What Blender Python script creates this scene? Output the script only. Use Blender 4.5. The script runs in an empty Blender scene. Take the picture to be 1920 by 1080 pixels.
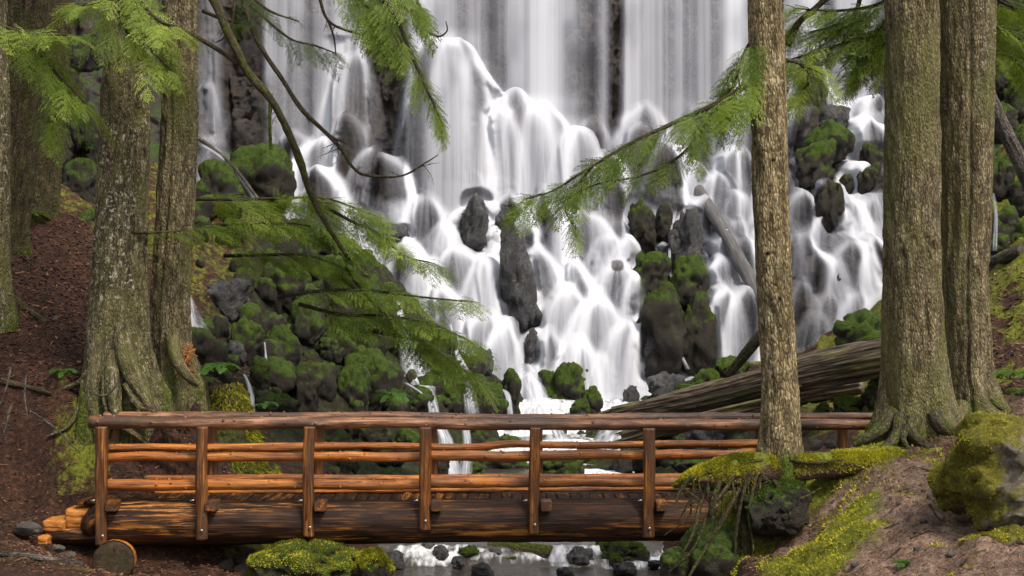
import bpy, bmesh, math, random
import numpy as np
from mathutils import Vector

random.seed(7)
RNG = np.random.default_rng(11)
FPX = 2667.0                      # focal length in photo pixels (1920 wide)
SC = bpy.context.scene
COL = SC.collection

def P(px, py, Y):
    """point seen at photo pixel (px, py) standing Y metres in front of the camera"""
    return np.array([(px - 960.0) / FPX * Y, Y, -(py - 540.0) / FPX * Y])

def P3(pts):
    return np.array([P(*p) for p in pts], dtype=float)

# ---------------------------------------------------------------- noise
def _h(ix, iy, iz, seed):
    h = (ix.astype(np.uint32) * np.uint32(374761393)
         ^ (iy.astype(np.uint32) * np.uint32(668265263) + np.uint32(seed * 1013 + 17))
         ^ (iz.astype(np.uint32) * np.uint32(2246822519)))
    h = (h ^ (h >> np.uint32(13))) * np.uint32(1274126177)
    h = (h ^ (h >> np.uint32(15))) * np.uint32(2654435761)
    h = h ^ (h >> np.uint32(16))
    return h.astype(np.float64) / 4294967295.0

def vnoise(p, seed=0):
    """value noise in 0..1 at points p (n,3)"""
    p = np.asarray(p, float)
    i = np.floor(p)
    f = p - i
    i = i.astype(np.int64).astype(np.int32)
    u = f * f * f * (f * (f * 6 - 15) + 10)
    r = 0
    for dx in (0, 1):
        wx = u[..., 0] if dx else 1 - u[..., 0]
        for dy in (0, 1):
            wy = u[..., 1] if dy else 1 - u[..., 1]
            for dz in (0, 1):
                wz = u[..., 2] if dz else 1 - u[..., 2]
                r = r + wx * wy * wz * _h(i[..., 0] + dx, i[..., 1] + dy, i[..., 2] + dz, seed)
    return r

def fbm(p, octs=4, seed=0, gain=0.5):
    p = np.asarray(p, float)
    a, s, r = 1.0, 0.0, 0.0
    for k in range(octs):
        r = r + a * vnoise(p * (2.03 ** k) + 19.7 * k, seed + k)
        s += a
        a *= gain
    return r / s                  # 0..1

def sstep(a, b, x):
    t = np.clip((x - a) / (b - a), 0, 1)
    return t * t * (3 - 2 * t)

# ---------------------------------------------------------------- meshes
def link(name, me, parent=None, mat=None):
    o = bpy.data.objects.new(name, me)
    COL.objects.link(o)
    if mat is not None and me is not None:
        me.materials.append(mat)
    if parent is not None:
        o.parent = parent
    return o

def np_mesh(name, V, F, mat=None, parent=None, smooth=True, attrs=None):
    """V (n,3); F (m,3) or (m,4) or a list of such arrays -> ONE mesh object. attrs: name -> (n,) or (n,3) per point"""
    if not isinstance(F, (list, tuple)):
        F = [F]
    F = [np.asarray(f, dtype=np.int32) for f in F if len(f)]
    me = bpy.data.meshes.new(name)
    V = np.asarray(V, dtype=np.float32)
    me.vertices.add(len(V))
    me.vertices.foreach_set('co', V.ravel())
    idx = np.concatenate([f.ravel() for f in F])
    cnt = np.concatenate([np.full(len(f), f.shape[1], np.int32) for f in F])
    st = np.concatenate([[0], np.cumsum(cnt)[:-1]]).astype(np.int32)
    me.loops.add(len(idx))
    me.loops.foreach_set('vertex_index', idx)
    me.polygons.add(len(cnt))
    me.polygons.foreach_set('loop_start', st)
    me.polygons.foreach_set('loop_total', cnt)
    me.polygons.foreach_set('use_smooth', np.full(len(cnt), smooth))
    me.update(calc_edges=True)
    me.validate()
    for k, a in (attrs or {}).items():
        a = np.asarray(a, dtype=np.float32)
        if a.ndim == 1:
            at = me.attributes.new(k, 'FLOAT', 'POINT')
            at.data.foreach_set('value', a)
        else:
            at = me.attributes.new(k, 'FLOAT_VECTOR', 'POINT')
            at.data.foreach_set('vector', a.ravel())
    return link(name, me, parent, mat)

class Acc:
    """collects pieces for one mesh"""
    def __init__(s):
        s.V, s.F3, s.F4, s.A, s.n = [], [], [], {}, 0
    def add(s, V, F, **at):
        V = np.asarray(V, float)
        F = np.asarray(F, np.int64)
        s.V.append(V)
        (s.F4 if F.shape[1] == 4 else s.F3).append(F + s.n)
        for k, a in at.items():
            a = np.asarray(a, float)
            if a.ndim == 0:
                a = np.full(len(V), float(a))
            s.A.setdefault(k, []).append(a)
        s.n += len(V)
    def build(s, name, mat, parent=None, smooth=True):
        F = [np.concatenate(x) for x in (s.F3, s.F4) if x]
        at = {k: np.concatenate(a) for k, a in s.A.items()}
        return np_mesh(name, np.concatenate(s.V), F, mat, parent, smooth, at)

def empty(name, loc):
    o = bpy.data.objects.new(name, None)
    o.location = loc
    o.empty_display_size = 0.2
    COL.objects.link(o)
    return o

def tag(o, label, cat, group=None):
    o['label'] = label
    o['category'] = cat
    if group:
        o['group'] = group
    return o

def kind(o, k):
    o['kind'] = k
    return o

def rebase(o, loc):
    """put a mesh object's origin at loc without moving it"""
    loc = np.asarray(loc, float)
    me = o.data
    n = len(me.vertices)
    c = np.empty(n * 3, np.float32)
    me.vertices.foreach_get('co', c)
    c = c.reshape(-1, 3) - loc
    me.vertices.foreach_set('co', c.ravel())
    me.update()
    o.location = loc
    return o

def grid_faces(nr, nc, wrap=False):
    r = np.arange(nr - 1)[:, None]
    c = np.arange(nc if wrap else nc - 1)[None, :]
    a = r * nc + c
    b = r * nc + (c + 1) % nc
    return np.stack([a, b, b + nc, a + nc], -1).reshape(-1, 4)

_ICO = {}
def ico(n):
    if n not in _ICO:
        bm = bmesh.new()
        bmesh.ops.create_icosphere(bm, subdivisions=n, radius=1)
        V = np.array([v.co[:] for v in bm.verts])
        F = np.array([[v.index for v in f.verts] for f in bm.faces])
        bm.free()
        _ICO[n] = (V, F)
    V, F = _ICO[n]
    return V.copy(), F

def vnormals(V, F):
    N = np.zeros_like(V)
    if F.shape[1] == 4:
        n = np.cross(V[F[:, 2]] - V[F[:, 0]], V[F[:, 3]] - V[F[:, 1]])
    else:
        n = np.cross(V[F[:, 1]] - V[F[:, 0]], V[F[:, 2]] - V[F[:, 0]])
    for k in range(F.shape[1]):
        np.add.at(N, F[:, k], n)
    return N / np.maximum(np.linalg.norm(N, axis=1, keepdims=True), 1e-9)

def spline(pts, n, rad=None):
    """Catmull-Rom through pts, n samples; radii interpolated along with it"""
    pts = np.asarray(pts, float)
    if rad is not None:
        rad = np.asarray(rad, float)
        if rad.ndim == 0:
            rad = np.full(len(pts), float(rad))
        pts = np.concatenate([pts, rad[:, None]], 1)
    if len(pts) == 2:
        t = np.linspace(0, 1, n)[:, None]
        q = pts[0] * (1 - t) + pts[1] * t
    else:
        e = np.concatenate([[2 * pts[0] - pts[1]], pts, [2 * pts[-1] - pts[-2]]])
        t = np.linspace(0, len(pts) - 1 - 1e-9, n)
        i = t.astype(int)
        f = (t - i)[:, None]
        a, b, c, d = e[i], e[i + 1], e[i + 2], e[i + 3]
        q = 0.5 * (2 * b + (c - a) * f + (2 * a - 5 * b + 4 * c - d) * f * f + (3 * b - a - 3 * c + d) * f ** 3)
    if rad is not None:
        return q[:, :3], np.maximum(q[:, 3], 1e-4)
    return q

def frames(q):
    T = np.gradient(q, axis=0)
    T /= np.maximum(np.linalg.norm(T, axis=1, keepdims=True), 1e-9)
    N = np.zeros_like(T)
    ref = np.array([0, 0, 1.0]) if abs(T[0, 2]) < 0.8 else np.array([0, -1.0, 0])
    n = np.cross(np.cross(T[0], ref), T[0])
    for i in range(len(q)):
        n = n - T[i] * n.dot(T[i])
        l = np.linalg.norm(n)
        n = n / l if l > 1e-6 else n
        N[i] = n
    return T, N, np.cross(T, N)

def tube(pts, rad, nseg=10, ns=24, rough=0.0, rfreq=6.0, seed=0, caps=True, ridges=0.0, rk=(38, 38, 2.2)):
    """a limb / log / pole: verts, quads, tris, tc (along-the-grain coordinates)"""
    q, r = spline(pts, ns, rad)
    T, N, B = frames(q)
    th = np.linspace(0, 2 * np.pi, nseg, endpoint=False)
    s = np.concatenate([[0], np.cumsum(np.linalg.norm(np.diff(q, axis=0), axis=1))])
    ct, sn = np.cos(th), np.sin(th)
    R = np.repeat(r[:, None], nseg, 1)
    tc = np.stack([R * ct, R * sn, np.repeat(s[:, None], nseg, 1) + seed * 3.7], -1)
    if rough:
        k = fbm(tc.reshape(-1, 3) * np.array([rfreq, rfreq, rfreq * 0.35]) + seed, 3, seed).reshape(R.shape)
        R = R * (1 + rough * (k - 0.5) * 2)
    if ridges:
        k = fbm(tc.reshape(-1, 3) * np.array(rk) + seed, 3, seed + 5).reshape(R.shape)
        R = R + ridges * (np.abs(k - 0.5) * 4 - 0.6)
    V = q[:, None] + R[..., None] * (ct[None, :, None] * N[:, None] + sn[None, :, None] * B[:, None])
    V = V.reshape(-1, 3)
    F = grid_faces(ns, nseg, True)
    tc = tc.reshape(-1, 3)
    T3 = np.zeros((0, 3), int)
    if caps:
        n0 = len(V)
        V = np.concatenate([V, q[:1], q[-1:]])
        tc = np.concatenate([tc, [[0, 0, s[0] + seed * 3.7]], [[0, 0, s[-1] + seed * 3.7]]])
        j = np.arange(nseg)
        j2 = (j + 1) % nseg
        a = np.stack([np.full(nseg, n0), j2, j], 1)
        o = (ns - 1) * nseg
        b = np.stack([np.full(nseg, n0 + 1), o + j, o + j2], 1)
        T3 = np.concatenate([a, b])
    return V, F, T3, tc

def add_tube(acc, *a, **k):
    at = k.pop('at', {})
    V, F, T3, tc = tube(*a, **k)
    n = acc.n
    acc.V.append(V)
    acc.F4.append(F + n)
    if len(T3):
        acc.F3.append(T3 + n)
    acc.A.setdefault('tc', []).append(tc)
    for kk, v in at.items():
        acc.A.setdefault(kk, []).append(np.full(len(V), float(v)) if np.ndim(v) == 0 else np.asarray(v))
    acc.n += len(V)

# ---------------------------------------------------------------- materials
class MT:
    def __init__(s, name):
        s.m = bpy.data.materials.new(name)
        s.m.use_nodes = True
        s.nt = s.m.node_tree
        s.nt.nodes.clear()
        s.out = s.nt.nodes.new('ShaderNodeOutputMaterial')
    def node(s, t, ins=None, **props):
        n = s.nt.nodes.new('ShaderNode' + t)
        for k, v in props.items():
            setattr(n, k, v)
        for k, v in (ins or {}).items():
            sock = n.inputs[k]
            if hasattr(v, 'is_output') or isinstance(v, bpy.types.NodeSocket):
                s.nt.links.new(v, sock)
            else:
                sock.default_value = v
        return n
    def attr(s, name):
        return s.node('Attribute', attribute_name=name)
    def noise(s, vec, scale, detail=4, rough=0.55, dist=0.0):
        n = s.node('TexNoise', {'Vector': vec, 'Scale': scale, 'Detail': detail, 'Roughness': rough, 'Distortion': dist})
        return n.outputs['Fac']
    def mapv(s, vec, sc, loc=(0, 0, 0)):
        return s.node('Mapping', {'Vector': vec, 'Scale': sc, 'Location': loc}).outputs[0]
    def ramp(s, fac, stops, interp='LINEAR'):
        n = s.node('ValToRGB', {'Fac': fac})
        cr = n.color_ramp
        cr.interpolation = interp
        while len(cr.elements) > len(stops):
            cr.elements.remove(cr.elements[-1])
        while len(cr.elements) < len(stops):
            cr.elements.new(0.5)
        for e, (p, c) in zip(cr.elements, stops):
            e.position = p
            e.color = (c, c, c, 1) if np.ndim(c) == 0 else tuple(c) + (1,)
        return n.outputs['Color']
    def mix(s, fac, a, b, mode='MIX'):
        n = s.node('Mix', data_type='RGBA', blend_type=mode)
        for i, v in ((0, fac), (6, a), (7, b)):
            if isinstance(v, bpy.types.NodeSocket):
                s.nt.links.new(v, n.inputs[i])
            else:
                n.inputs[i].default_value = v if i == 0 else (tuple(v) + (1,) if len(v) == 3 else v)
        return n.outputs[2]
    def math(s, op, a, b=0.0, c=None, clamp=False):
        n = s.node('Math', operation=op, use_clamp=clamp)
        for i, v in enumerate((a, b, c)):
            if v is None:
                continue
            if isinstance(v, bpy.types.NodeSocket):
                s.nt.links.new(v, n.inputs[i])
            else:
                n.inputs[i].default_value = v
        return n.outputs[0]
    def mr(s, v, a, b, c=0.0, d=1.0):
        n = s.node('MapRange', {'Value': v, 'From Min': a, 'From Max': b, 'To Min': c, 'To Max': d})
        n.clamp = True
        n.interpolation_type = 'SMOOTHSTEP'
        return n.outputs[0]
    def bump(s, h, dist, strength=1.0, normal=None):
        d = {'Height': h, 'Distance': dist, 'Strength': strength}
        if normal is not None:
            d['Normal'] = normal
        return s.node('Bump', d).outputs[0]
    def bsdf(s, color, rough=0.8, normal=None, spec=0.5, **more):
        d = {'Base Color': color if isinstance(color, bpy.types.NodeSocket) else tuple(color) + (1,), 'Roughness': rough,
             'Specular IOR Level': spec}
        if normal is not None:
            d['Normal'] = normal
        d.update(more)
        return s.node('BsdfPrincipled', d).outputs[0]
    def done(s, sh, disp=None):
        s.nt.links.new(sh, s.out.inputs['Surface'])
        return s.m
DENS0 = 330.0
EXPO = 1.2
# ================================================================ MATERIALS
def mat_rock(name, dark, light, moss_a, moss_b, rough=0.45, scale=1.0, tint=None, lichen=0.0):
    t = MT(name)
    g = t.node('NewGeometry')
    pos = g.outputs['Position']
    n1 = t.noise(pos, 1.7 * scale, 6, 0.6)
    n2 = t.noise(pos, 11 * scale, 5, 0.65)
    n3 = t.noise(pos, 42 * scale, 3, 0.6)
    c = t.ramp(n1, [(0.32, dark), (0.66, light)])
    c = t.mix(t.mr(n2, 0.38, 0.62), t.mix(0.75, c, dark), c)
    c = t.mix(t.mr(n3, 0.55, 0.75, 0, 0.5), c, tuple(min(1, x * 1.9) for x in light))
    if tint:
        c = t.mix(t.mr(t.noise(pos, 3.1 * scale, 4), 0.48, 0.66, 0, 0.75), c, tint)
    if lichen:
        lm = t.mr(t.noise(pos, 7.5 * scale, 5, 0.7), 0.5, 0.62, 0, lichen)
        c = t.mix(lm, c, (0.34, 0.34, 0.24))
    moss = t.attr('moss').outputs['Fac']
    mm = t.math('ADD', moss, t.math('MULTIPLY', t.math('SUBTRACT', t.noise(pos, 6 * scale, 5, 0.7), 0.5), 1.3))
    mm = t.mr(mm, 0.36, 0.62)
    mc = t.ramp(t.noise(pos, 9 * scale, 5, 0.7), [(0.3, moss_a), (0.68, moss_b)])
    mc = t.mix(t.mr(n3, 0.3, 0.75, 0, 0.7), mc, tuple(x * 0.35 for x in moss_a))
    col = t.mix(mm, c, mc)
    ro = t.math('ADD', t.math('MULTIPLY', mm, 0.95 - rough), rough)
    hb = t.math('ADD', t.math('MULTIPLY', n2, 0.6), t.math('MULTIPLY', n3, 0.4))
    bp = t.bump(hb, 0.06, 0.8)
    mb = t.bump(t.noise(pos, 55 * scale, 3, 0.7), 0.05, 1.0, bp)
    return t.done(t.bsdf(col, ro, mb, 0.4))

M = {}
MOSS_A, MOSS_B = (0.022, 0.048, 0.006), (0.085, 0.145, 0.014)
M['cliff'] = mat_rock('wet basalt', (0.028, 0.024, 0.023), (0.105, 0.088, 0.078), MOSS_A, MOSS_B, 0.35, 1.0, (0.10, 0.068, 0.052))
M['rock'] = mat_rock('wet dark boulder', (0.03, 0.029, 0.030), (0.135, 0.13, 0.132), MOSS_A, MOSS_B, 0.22)
M['mossrock'] = mat_rock('mossy boulder', (0.010, 0.007, 0.004), (0.052, 0.039, 0.024), (0.014, 0.034, 0.004), (0.12, 0.19, 0.012), 0.6)
M['bigrock'] = mat_rock('lichened granite', (0.15, 0.12, 0.09), (0.50, 0.43, 0.34), (0.09, 0.09, 0.008), (0.42, 0.37, 0.035), 0.85, 2.2, (0.16, 0.13, 0.05), 0.7)
M['stone'] = mat_rock('pale stone', (0.09, 0.075, 0.065), (0.26, 0.22, 0.19), MOSS_A, MOSS_B, 0.6, 2.0)

def mat_bark(name, dark, mid, light, lichen=(0.30, 0.29, 0.21), lich=0.3, sc=1.0, green=(0.05, 0.055, 0.014), gr=0.5):
    t = MT(name)
    tc = t.attr('tc').outputs['Vector']
    v = t.mapv(tc, (17 * sc, 17 * sc, 2.6 * sc))
    fur = t.noise(v, 1.0, 6, 0.62, 0.6)
    v2 = t.mapv(tc, (40 * sc, 40 * sc, 11 * sc))
    pl = t.node('TexVoronoi', {'Vector': v2, 'Scale': 1.0, 'Randomness': 1.0}, feature='DISTANCE_TO_EDGE').outputs['Distance']
    fine = t.noise(t.mapv(tc, (70, 70, 30)), 1.0, 4, 0.65)
    f = t.math('ADD', t.math('MULTIPLY', fur, 0.7), t.math('MULTIPLY', fine, 0.3))
    c = t.ramp(f, [(0.36, dark), (0.5, mid), (0.66, light)])
    c = t.mix(t.mr(pl, 0.0, 0.14, 0.75, 0.0), c, dark)
    ck = t.noise(t.mapv(tc, (13 * sc, 13 * sc, 1.0), (1, 2, 3)), 1.0, 5, 0.55, 0.8)
    ck = t.mr(t.math('ABSOLUTE', t.math('SUBTRACT', ck, 0.5)), 0.0, 0.030, 0.65, 0.0)
    c = t.mix(ck, c, tuple(x * .6 for x in dark))
    blot = t.noise(t.mapv(tc, (9, 9, 5)), 1.0, 5, 0.7)
    c = t.mix(t.mr(blot, 0.46, 0.62, 0.0, 0.55), c, dark)
    c = t.mix(t.mr(blot, 0.44, 0.32, 0.0, 0.35), c, light)
    big = t.noise(t.mapv(tc, (2.2, 2.2, 1.0)), 1.0, 4, 0.6)
    c = t.mix(t.mr(big, 0.42, 0.66, 0, gr), c, green)
    lm = t.math('MULTIPLY', t.mr(t.noise(t.mapv(tc, (16, 16, 12)), 1.0, 5, 0.75), 0.54, 0.62, 0, 1), t.mr(t.noise(t.mapv(tc, (1.6, 1.6, 0.7)), 1.0, 3), 0.42, 0.62, 0.1, 1))
    c = t.mix(t.math('MULTIPLY', lm, lich), c, lichen)
    moss = t.math('ADD', t.attr('moss').outputs['Fac'], t.math('MULTIPLY', t.math('SUBTRACT', t.noise(tc, 9, 5, 0.7), 0.5), 1.1))
    mm = t.mr(moss, 0.4, 0.75)
    mc = t.ramp(t.noise(tc, 24, 4, 0.7), [(0.3, (0.02, 0.034, 0.004)), (0.7, (0.12, 0.15, 0.014))])
    c = t.mix(mm, c, mc)
    h = t.math('ADD', t.math('MULTIPLY', fur, 0.6), t.math('MULTIPLY', t.mr(pl, 0, 0.3), 0.35))
    bp = t.bump(h, 0.045, 1.0)
    bp = t.bump(fine, 0.015, 0.9, bp)
    return t.done(t.bsdf(c, 0.9, bp, 0.25))

M['bark_grey'] = mat_bark('grey brown fir bark', (0.035, 0.024, 0.012), (0.225, 0.178, 0.095), (0.44, 0.37, 0.22), lich=0.4, green=(0.13, 0.125, 0.04), gr=0.75)
M['bark_lichen'] = mat_bark('lichen spotted bark', (0.02, 0.014, 0.008), (0.17, 0.135, 0.072), (0.38, 0.315, 0.185), (0.50, 0.48, 0.35), 0.95, green=(0.11, 0.105, 0.03), gr=0.65)
M['bark_tan'] = mat_bark('tan scaly bark', (0.035, 0.024, 0.011), (0.32, 0.24, 0.12), (0.64, 0.52, 0.30), (0.52, 0.48, 0.34), 0.6, .8, gr=0.2)
M['bark_dark'] = mat_bark('dark brown bark', (0.016, 0.011, 0.006), (0.10, 0.07, 0.034), (0.22, 0.16, 0.08), lich=0.2, gr=0.6)
M['root'] = mat_bark('root bark', (0.014, 0.010, 0.007), (0.085, 0.064, 0.042), (0.24, 0.19, 0.13), lich=0.2, gr=0.4)
M['twig'] = mat_bark('mossy twig bark', (0.02, 0.014, 0.008), (0.07, 0.05, 0.028), (0.16, 0.13, 0.07), lich=0.2, gr=0.35)
M['deadlog'] = mat_bark('weathered log', (0.012, 0.010, 0.008), (0.12, 0.10, 0.085), (0.30, 0.265, 0.23), lich=0.2, gr=0.15)

def mat_wood(name, dark, mid, light, worn=(0.62, 0.26, 0.05), wornamt=0.0, rough=0.42, barkamt=0.0, spec=0.5):
    t = MT(name)
    tc = t.attr('tc').outputs['Vector']
    gr = t.noise(t.mapv(tc, (46, 46, 1.6)), 1.0, 5, 0.6, 0.4)
    pat = t.noise(t.mapv(tc, (7, 7, 1.3)), 1.0, 5, 0.65)
    f = t.math('ADD', t.math('MULTIPLY', gr, 0.6), t.math('MULTIPLY', pat, 0.4))
    c = t.ramp(f, [(0.34, dark), (0.5, mid), (0.64, light)])
    k = t.node('TexVoronoi', {'Vector': t.mapv(tc, (7, 7, 2.4)), 'Scale': 1.0}).outputs['Distance']
    c = t.mix(t.mr(k, 0.05, 0.16, 0.8, 0.0), c, dark)
    if barkamt:
        b = t.mr(t.noise(t.mapv(tc, (6, 6, 1.1), (3, 1, 7)), 1.0, 6, 0.7), 0.44, 0.60, barkamt, 0)
        c = t.mix(b, c, (0.052, 0.030, 0.020))
        sp_ = t.mr(t.noise(t.mapv(tc, (22, 22, 9)), 1.0, 4, 0.7), 0.60, 0.68, 0, 0.7)
        c = t.mix(sp_, c, dark)
        gl = t.mr(t.noise(t.mapv(tc, (12, 12, 4), (5, 5, 5)), 1.0, 5, 0.75), 0.62, 0.70, 0, 0.45)
        c = t.mix(gl, c, (0.42, 0.34, 0.27))
    if wornamt:
        w = t.math('MULTIPLY', t.mr(t.noise(t.mapv(tc, (16.0, 16.0, 0.9), (9, 4, 2)), 1.0, 6, 0.75), 0.50, 0.60, 0, wornamt), t.mr(t.noise(t.mapv(tc, (3.0, 3.0, 0.5), (2, 4, 2)), 1.0, 3, 0.6), 0.48, 0.64))
        c = t.mix(w, c, worn)
    h = t.math('ADD', t.math('MULTIPLY', gr, 0.7), t.math('MULTIPLY', pat, 0.5))
    bp = t.bump(h, 0.02, 0.8)
    return t.done(t.bsdf(c, rough, bp, spec))

M['rail'] = mat_wood('wet peeled pole', (0.075, 0.018, 0.004), (0.38, 0.115, 0.018), (0.66, 0.27, 0.055), rough=0.38, barkamt=0.6, spec=0.35)
M['rail_warmlit'] = mat_wood('warm lit peeled pole', (0.09, 0.022, 0.004), (0.42, 0.130, 0.020), (0.70, 0.30, 0.07), rough=0.38, barkamt=0.45, spec=0.35)  # rail wood with the warm light of the left end put into its colour
M['toprail'] = mat_wood('weathered top pole', (0.055, 0.020, 0.009), (0.22, 0.092, 0.040), (0.44, 0.24, 0.14), rough=0.36, barkamt=0.9, spec=0.4)
M['post'] = mat_wood('split cedar post', (0.016, 0.005, 0.002), (0.13, 0.042, 0.009), (0.44, 0.18, 0.04), rough=0.42, barkamt=0.8, spec=0.35)
M['beam'] = mat_wood('dark stringer log', (0.005, 0.003, 0.002), (0.024, 0.011, 0.006), (0.10, 0.042, 0.016), (0.60, 0.23, 0.038), 0.75, 0.6, spec=0.2)
M['endgrain'] = mat_wood('dark end grain', (0.012, 0.008, 0.004), (0.035, 0.024, 0.012), (0.06, 0.042, 0.02), rough=0.7, spec=0.2)
M['wetlog'] = mat_wood('water washed log', (0.03, 0.027, 0.027), (0.09, 0.083, 0.082), (0.19, 0.18, 0.18), rough=0.3)
M['cutwood'] = mat_wood('fresh cut wood', (0.13, 0.038, 0.006), (0.44, 0.16, 0.026), (0.66, 0.28, 0.055), rough=0.5)
M['oldwood'] = mat_wood('grey weathered planks', (0.010, 0.007, 0.004), (0.085, 0.060, 0.038), (0.25, 0.20, 0.135), (0.20, 0.22, 0.025), 0.9, 0.7)

def mat_leaf(name, a, b, trans=0.45, rough=0.55):
    t = MT(name)
    ti = t.attr('tint').outputs['Fac']
    c = t.ramp(ti, [(0.0, a), (1.0, b)])
    d = t.bsdf(c, rough, None, 0.25)
    tr = t.node('BsdfTranslucent', {'Color': t.mix(0.4, c, (0.25, 0.32, 0.02))}).outputs[0]
    m = t.node('MixShader', {0: trans})
    t.nt.links.new(d, m.inputs[1])
    t.nt.links.new(tr, m.inputs[2])
    return t.done(m.outputs[0])

M['needle'] = mat_leaf('hemlock needles', (0.022, 0.052, 0.008), (0.25, 0.345, 0.042))
M['needle_light'] = mat_leaf('young hemlock needles', (0.035, 0.08, 0.010), (0.36, 0.45, 0.075))
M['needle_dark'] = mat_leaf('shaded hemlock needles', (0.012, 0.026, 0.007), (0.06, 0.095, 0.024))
M['fern'] = mat_leaf('fern leaf', (0.02, 0.06, 0.012), (0.08, 0.19, 0.03))
M['mossblade'] = mat_leaf('moss', (0.12, 0.12, 0.008), (0.78, 0.70, 0.055), 0.3, 0.9)
M['mossgreen'] = mat_leaf('green moss', (0.025, 0.05, 0.004), (0.17, 0.24, 0.016), 0.3, 0.9)
M['litter'] = mat_leaf('needle litter', (0.05, 0.020, 0.010), (0.30, 0.15, 0.085), 0.0, 0.8)

def mat_ground():
    t = MT('forest floor')
    pos = t.node('NewGeometry').outputs['Position']
    side = t.attr('pale').outputs['Fac']
    n1 = t.noise(pos, 2.3, 6, 0.65)
    n2 = t.noise(pos, 14, 6, 0.7)
    n3 = t.noise(pos, 70, 3, 0.6)
    c1 = t.ramp(n2, [(0.32, (0.008, 0.004, 0.003)), (0.52, (0.058, 0.023, 0.012)), (0.7, (0.16, 0.062, 0.034))])
    c2 = t.ramp(n2, [(0.3, (0.09, 0.052, 0.038)), (0.5, (0.32, 0.205, 0.145)), (0.7, (0.52, 0.375, 0.285))])
    c2 = t.mix(t.mr(t.noise(pos, 0.9, 4, 0.6), 0.42, 0.6, 0, 0.5), c2, t.ramp(n2, [(0.3, (0.035, 0.024, 0.016)), (0.6, (0.15, 0.105, 0.07))]))
    c = t.mix(side, c1, c2)
    c = t.mix(t.mr(n1, 0.35, 0.7, 0.45, 0.0), c, (0.012, 0.008, 0.005))
    c = t.mix(t.mr(n3, 0.62, 0.72, 0, 0.5), c, t.mix(side, (0.2, 0.10, 0.06), (0.42, 0.3, 0.22)))
    c = t.mix(t.attr('rocky').outputs['Fac'], c, t.ramp(n2, [(0.35, (0.006, 0.005, 0.003)), (0.65, (0.035, 0.028, 0.016))]))
    moss = t.attr('moss').outputs['Fac']
    mm = t.mr(t.math('ADD', moss, t.math('MULTIPLY', t.math('SUBTRACT', t.noise(pos, 5, 5, 0.7), 0.5), 1.2)), 0.4, 0.65)
    mc = t.ramp(t.noise(pos, 17, 4, 0.7), [(0.3, (0.04, 0.05, 0.005)), (0.7, (0.24, 0.25, 0.02))])
    mc = t.mix(t.attr('rocky').outputs['Fac'], mc, t.ramp(t.noise(pos, 17, 4, 0.7), [(0.3, (0.012, 0.024, 0.003)), (0.7, (0.06, 0.10, 0.008))]))
    c = t.mix(mm, c, mc)
    bp = t.bump(t.math('ADD', n2, t.math('MULTIPLY', n3, 0.5)), 0.06, 1.0)
    return t.done(t.bsdf(c, 0.85, bp, 0.3))
M['ground'] = mat_ground()

def mat_veil(name, white, thin):
    """falling water: the more of it, the whiter and the less you see through it"""
    t = MT(name)
    d = t.attr('dens').outputs['Fac']
    a = t.math('MULTIPLY', d, 1.0, clamp=True)
    col = t.mix(a, thin, white)
    # spray scatters light through its depth, so it shades softer than a hard skin would
    nv = t.node('NewGeometry').outputs['Normal']
    vm = t.node('Mix', data_type='VECTOR')
    vm.inputs[0].default_value = 0.55
    t.nt.links.new(nv, vm.inputs[4])
    vm.inputs[5].default_value = (0.0, -0.6, 0.8)
    nn_ = t.node('VectorMath', {0: vm.outputs[1]}, operation='NORMALIZE').outputs[0]
    sh = t.bsdf(col, 0.7, nn_, 0.1)
    tl = t.node('BsdfTranslucent', {'Color': col}).outputs[0]
    ms = t.node('MixShader', {0: 0.25})
    t.nt.links.new(sh, ms.inputs[1])
    t.nt.links.new(tl, ms.inputs[2])
    tr = t.node('BsdfTransparent').outputs[0]
    mx = t.node('MixShader', {0: a})
    t.nt.links.new(tr, mx.inputs[1])
    t.nt.links.new(ms.outputs[0], mx.inputs[2])
    return t.done(mx.outputs[0])
M['veil'] = mat_veil('falling water', (0.76, 0.77, 0.84), (0.58, 0.60, 0.70))

def mat_stream():
    t = MT('stream water')
    pos = t.node('NewGeometry').outputs['Position']
    f = t.attr('foam').outputs['Fac']
    st = t.noise(t.mapv(pos, (9, 2.2, 3)), 1.0, 5, 0.6, 0.5)
    fo = t.mr(t.math('ADD', f, t.math('MULTIPLY', t.math('SUBTRACT', st, 0.5), 0.7)), 0.3, 0.75)
    bp = t.bump(t.noise(t.mapv(pos, (6, 14, 6)), 1.0, 4, 0.6), 0.03, 0.5)
    deep = t.bsdf((0.055, 0.047, 0.038), 0.08, bp, 0.5)
    foam = t.bsdf(t.mix(t.mr(st, 0.35, 0.65), (0.40, 0.41, 0.44), (0.84, 0.85, 0.89)), 0.6, None, 0.2)
    mx = t.node('MixShader', {0: fo})
    t.nt.links.new(deep, mx.inputs[1])
    t.nt.links.new(foam, mx.inputs[2])
    return t.done(mx.outputs[0])
M['stream'] = mat_stream()

t = MT('steel bolt')
M['steel'] = t.done(t.bsdf((0.42, 0.40, 0.36), 0.35, None, 0.5, Metallic=0.8))
# ================================================================ THE CLIFF AND THE FALLING WATER
GX0, GX1, GZ0, GZ1, GS = -15.5, 17.0, -4.6, 11.6, 0.0345
gx = np.arange(GX0, GX1, GS)
gz = np.arange(GZ0, GZ1, GS)
NX, NZ = len(gx), len(gz)
XX, ZZ = np.meshgrid(gx, gz)            # rows: z upwards

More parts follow.
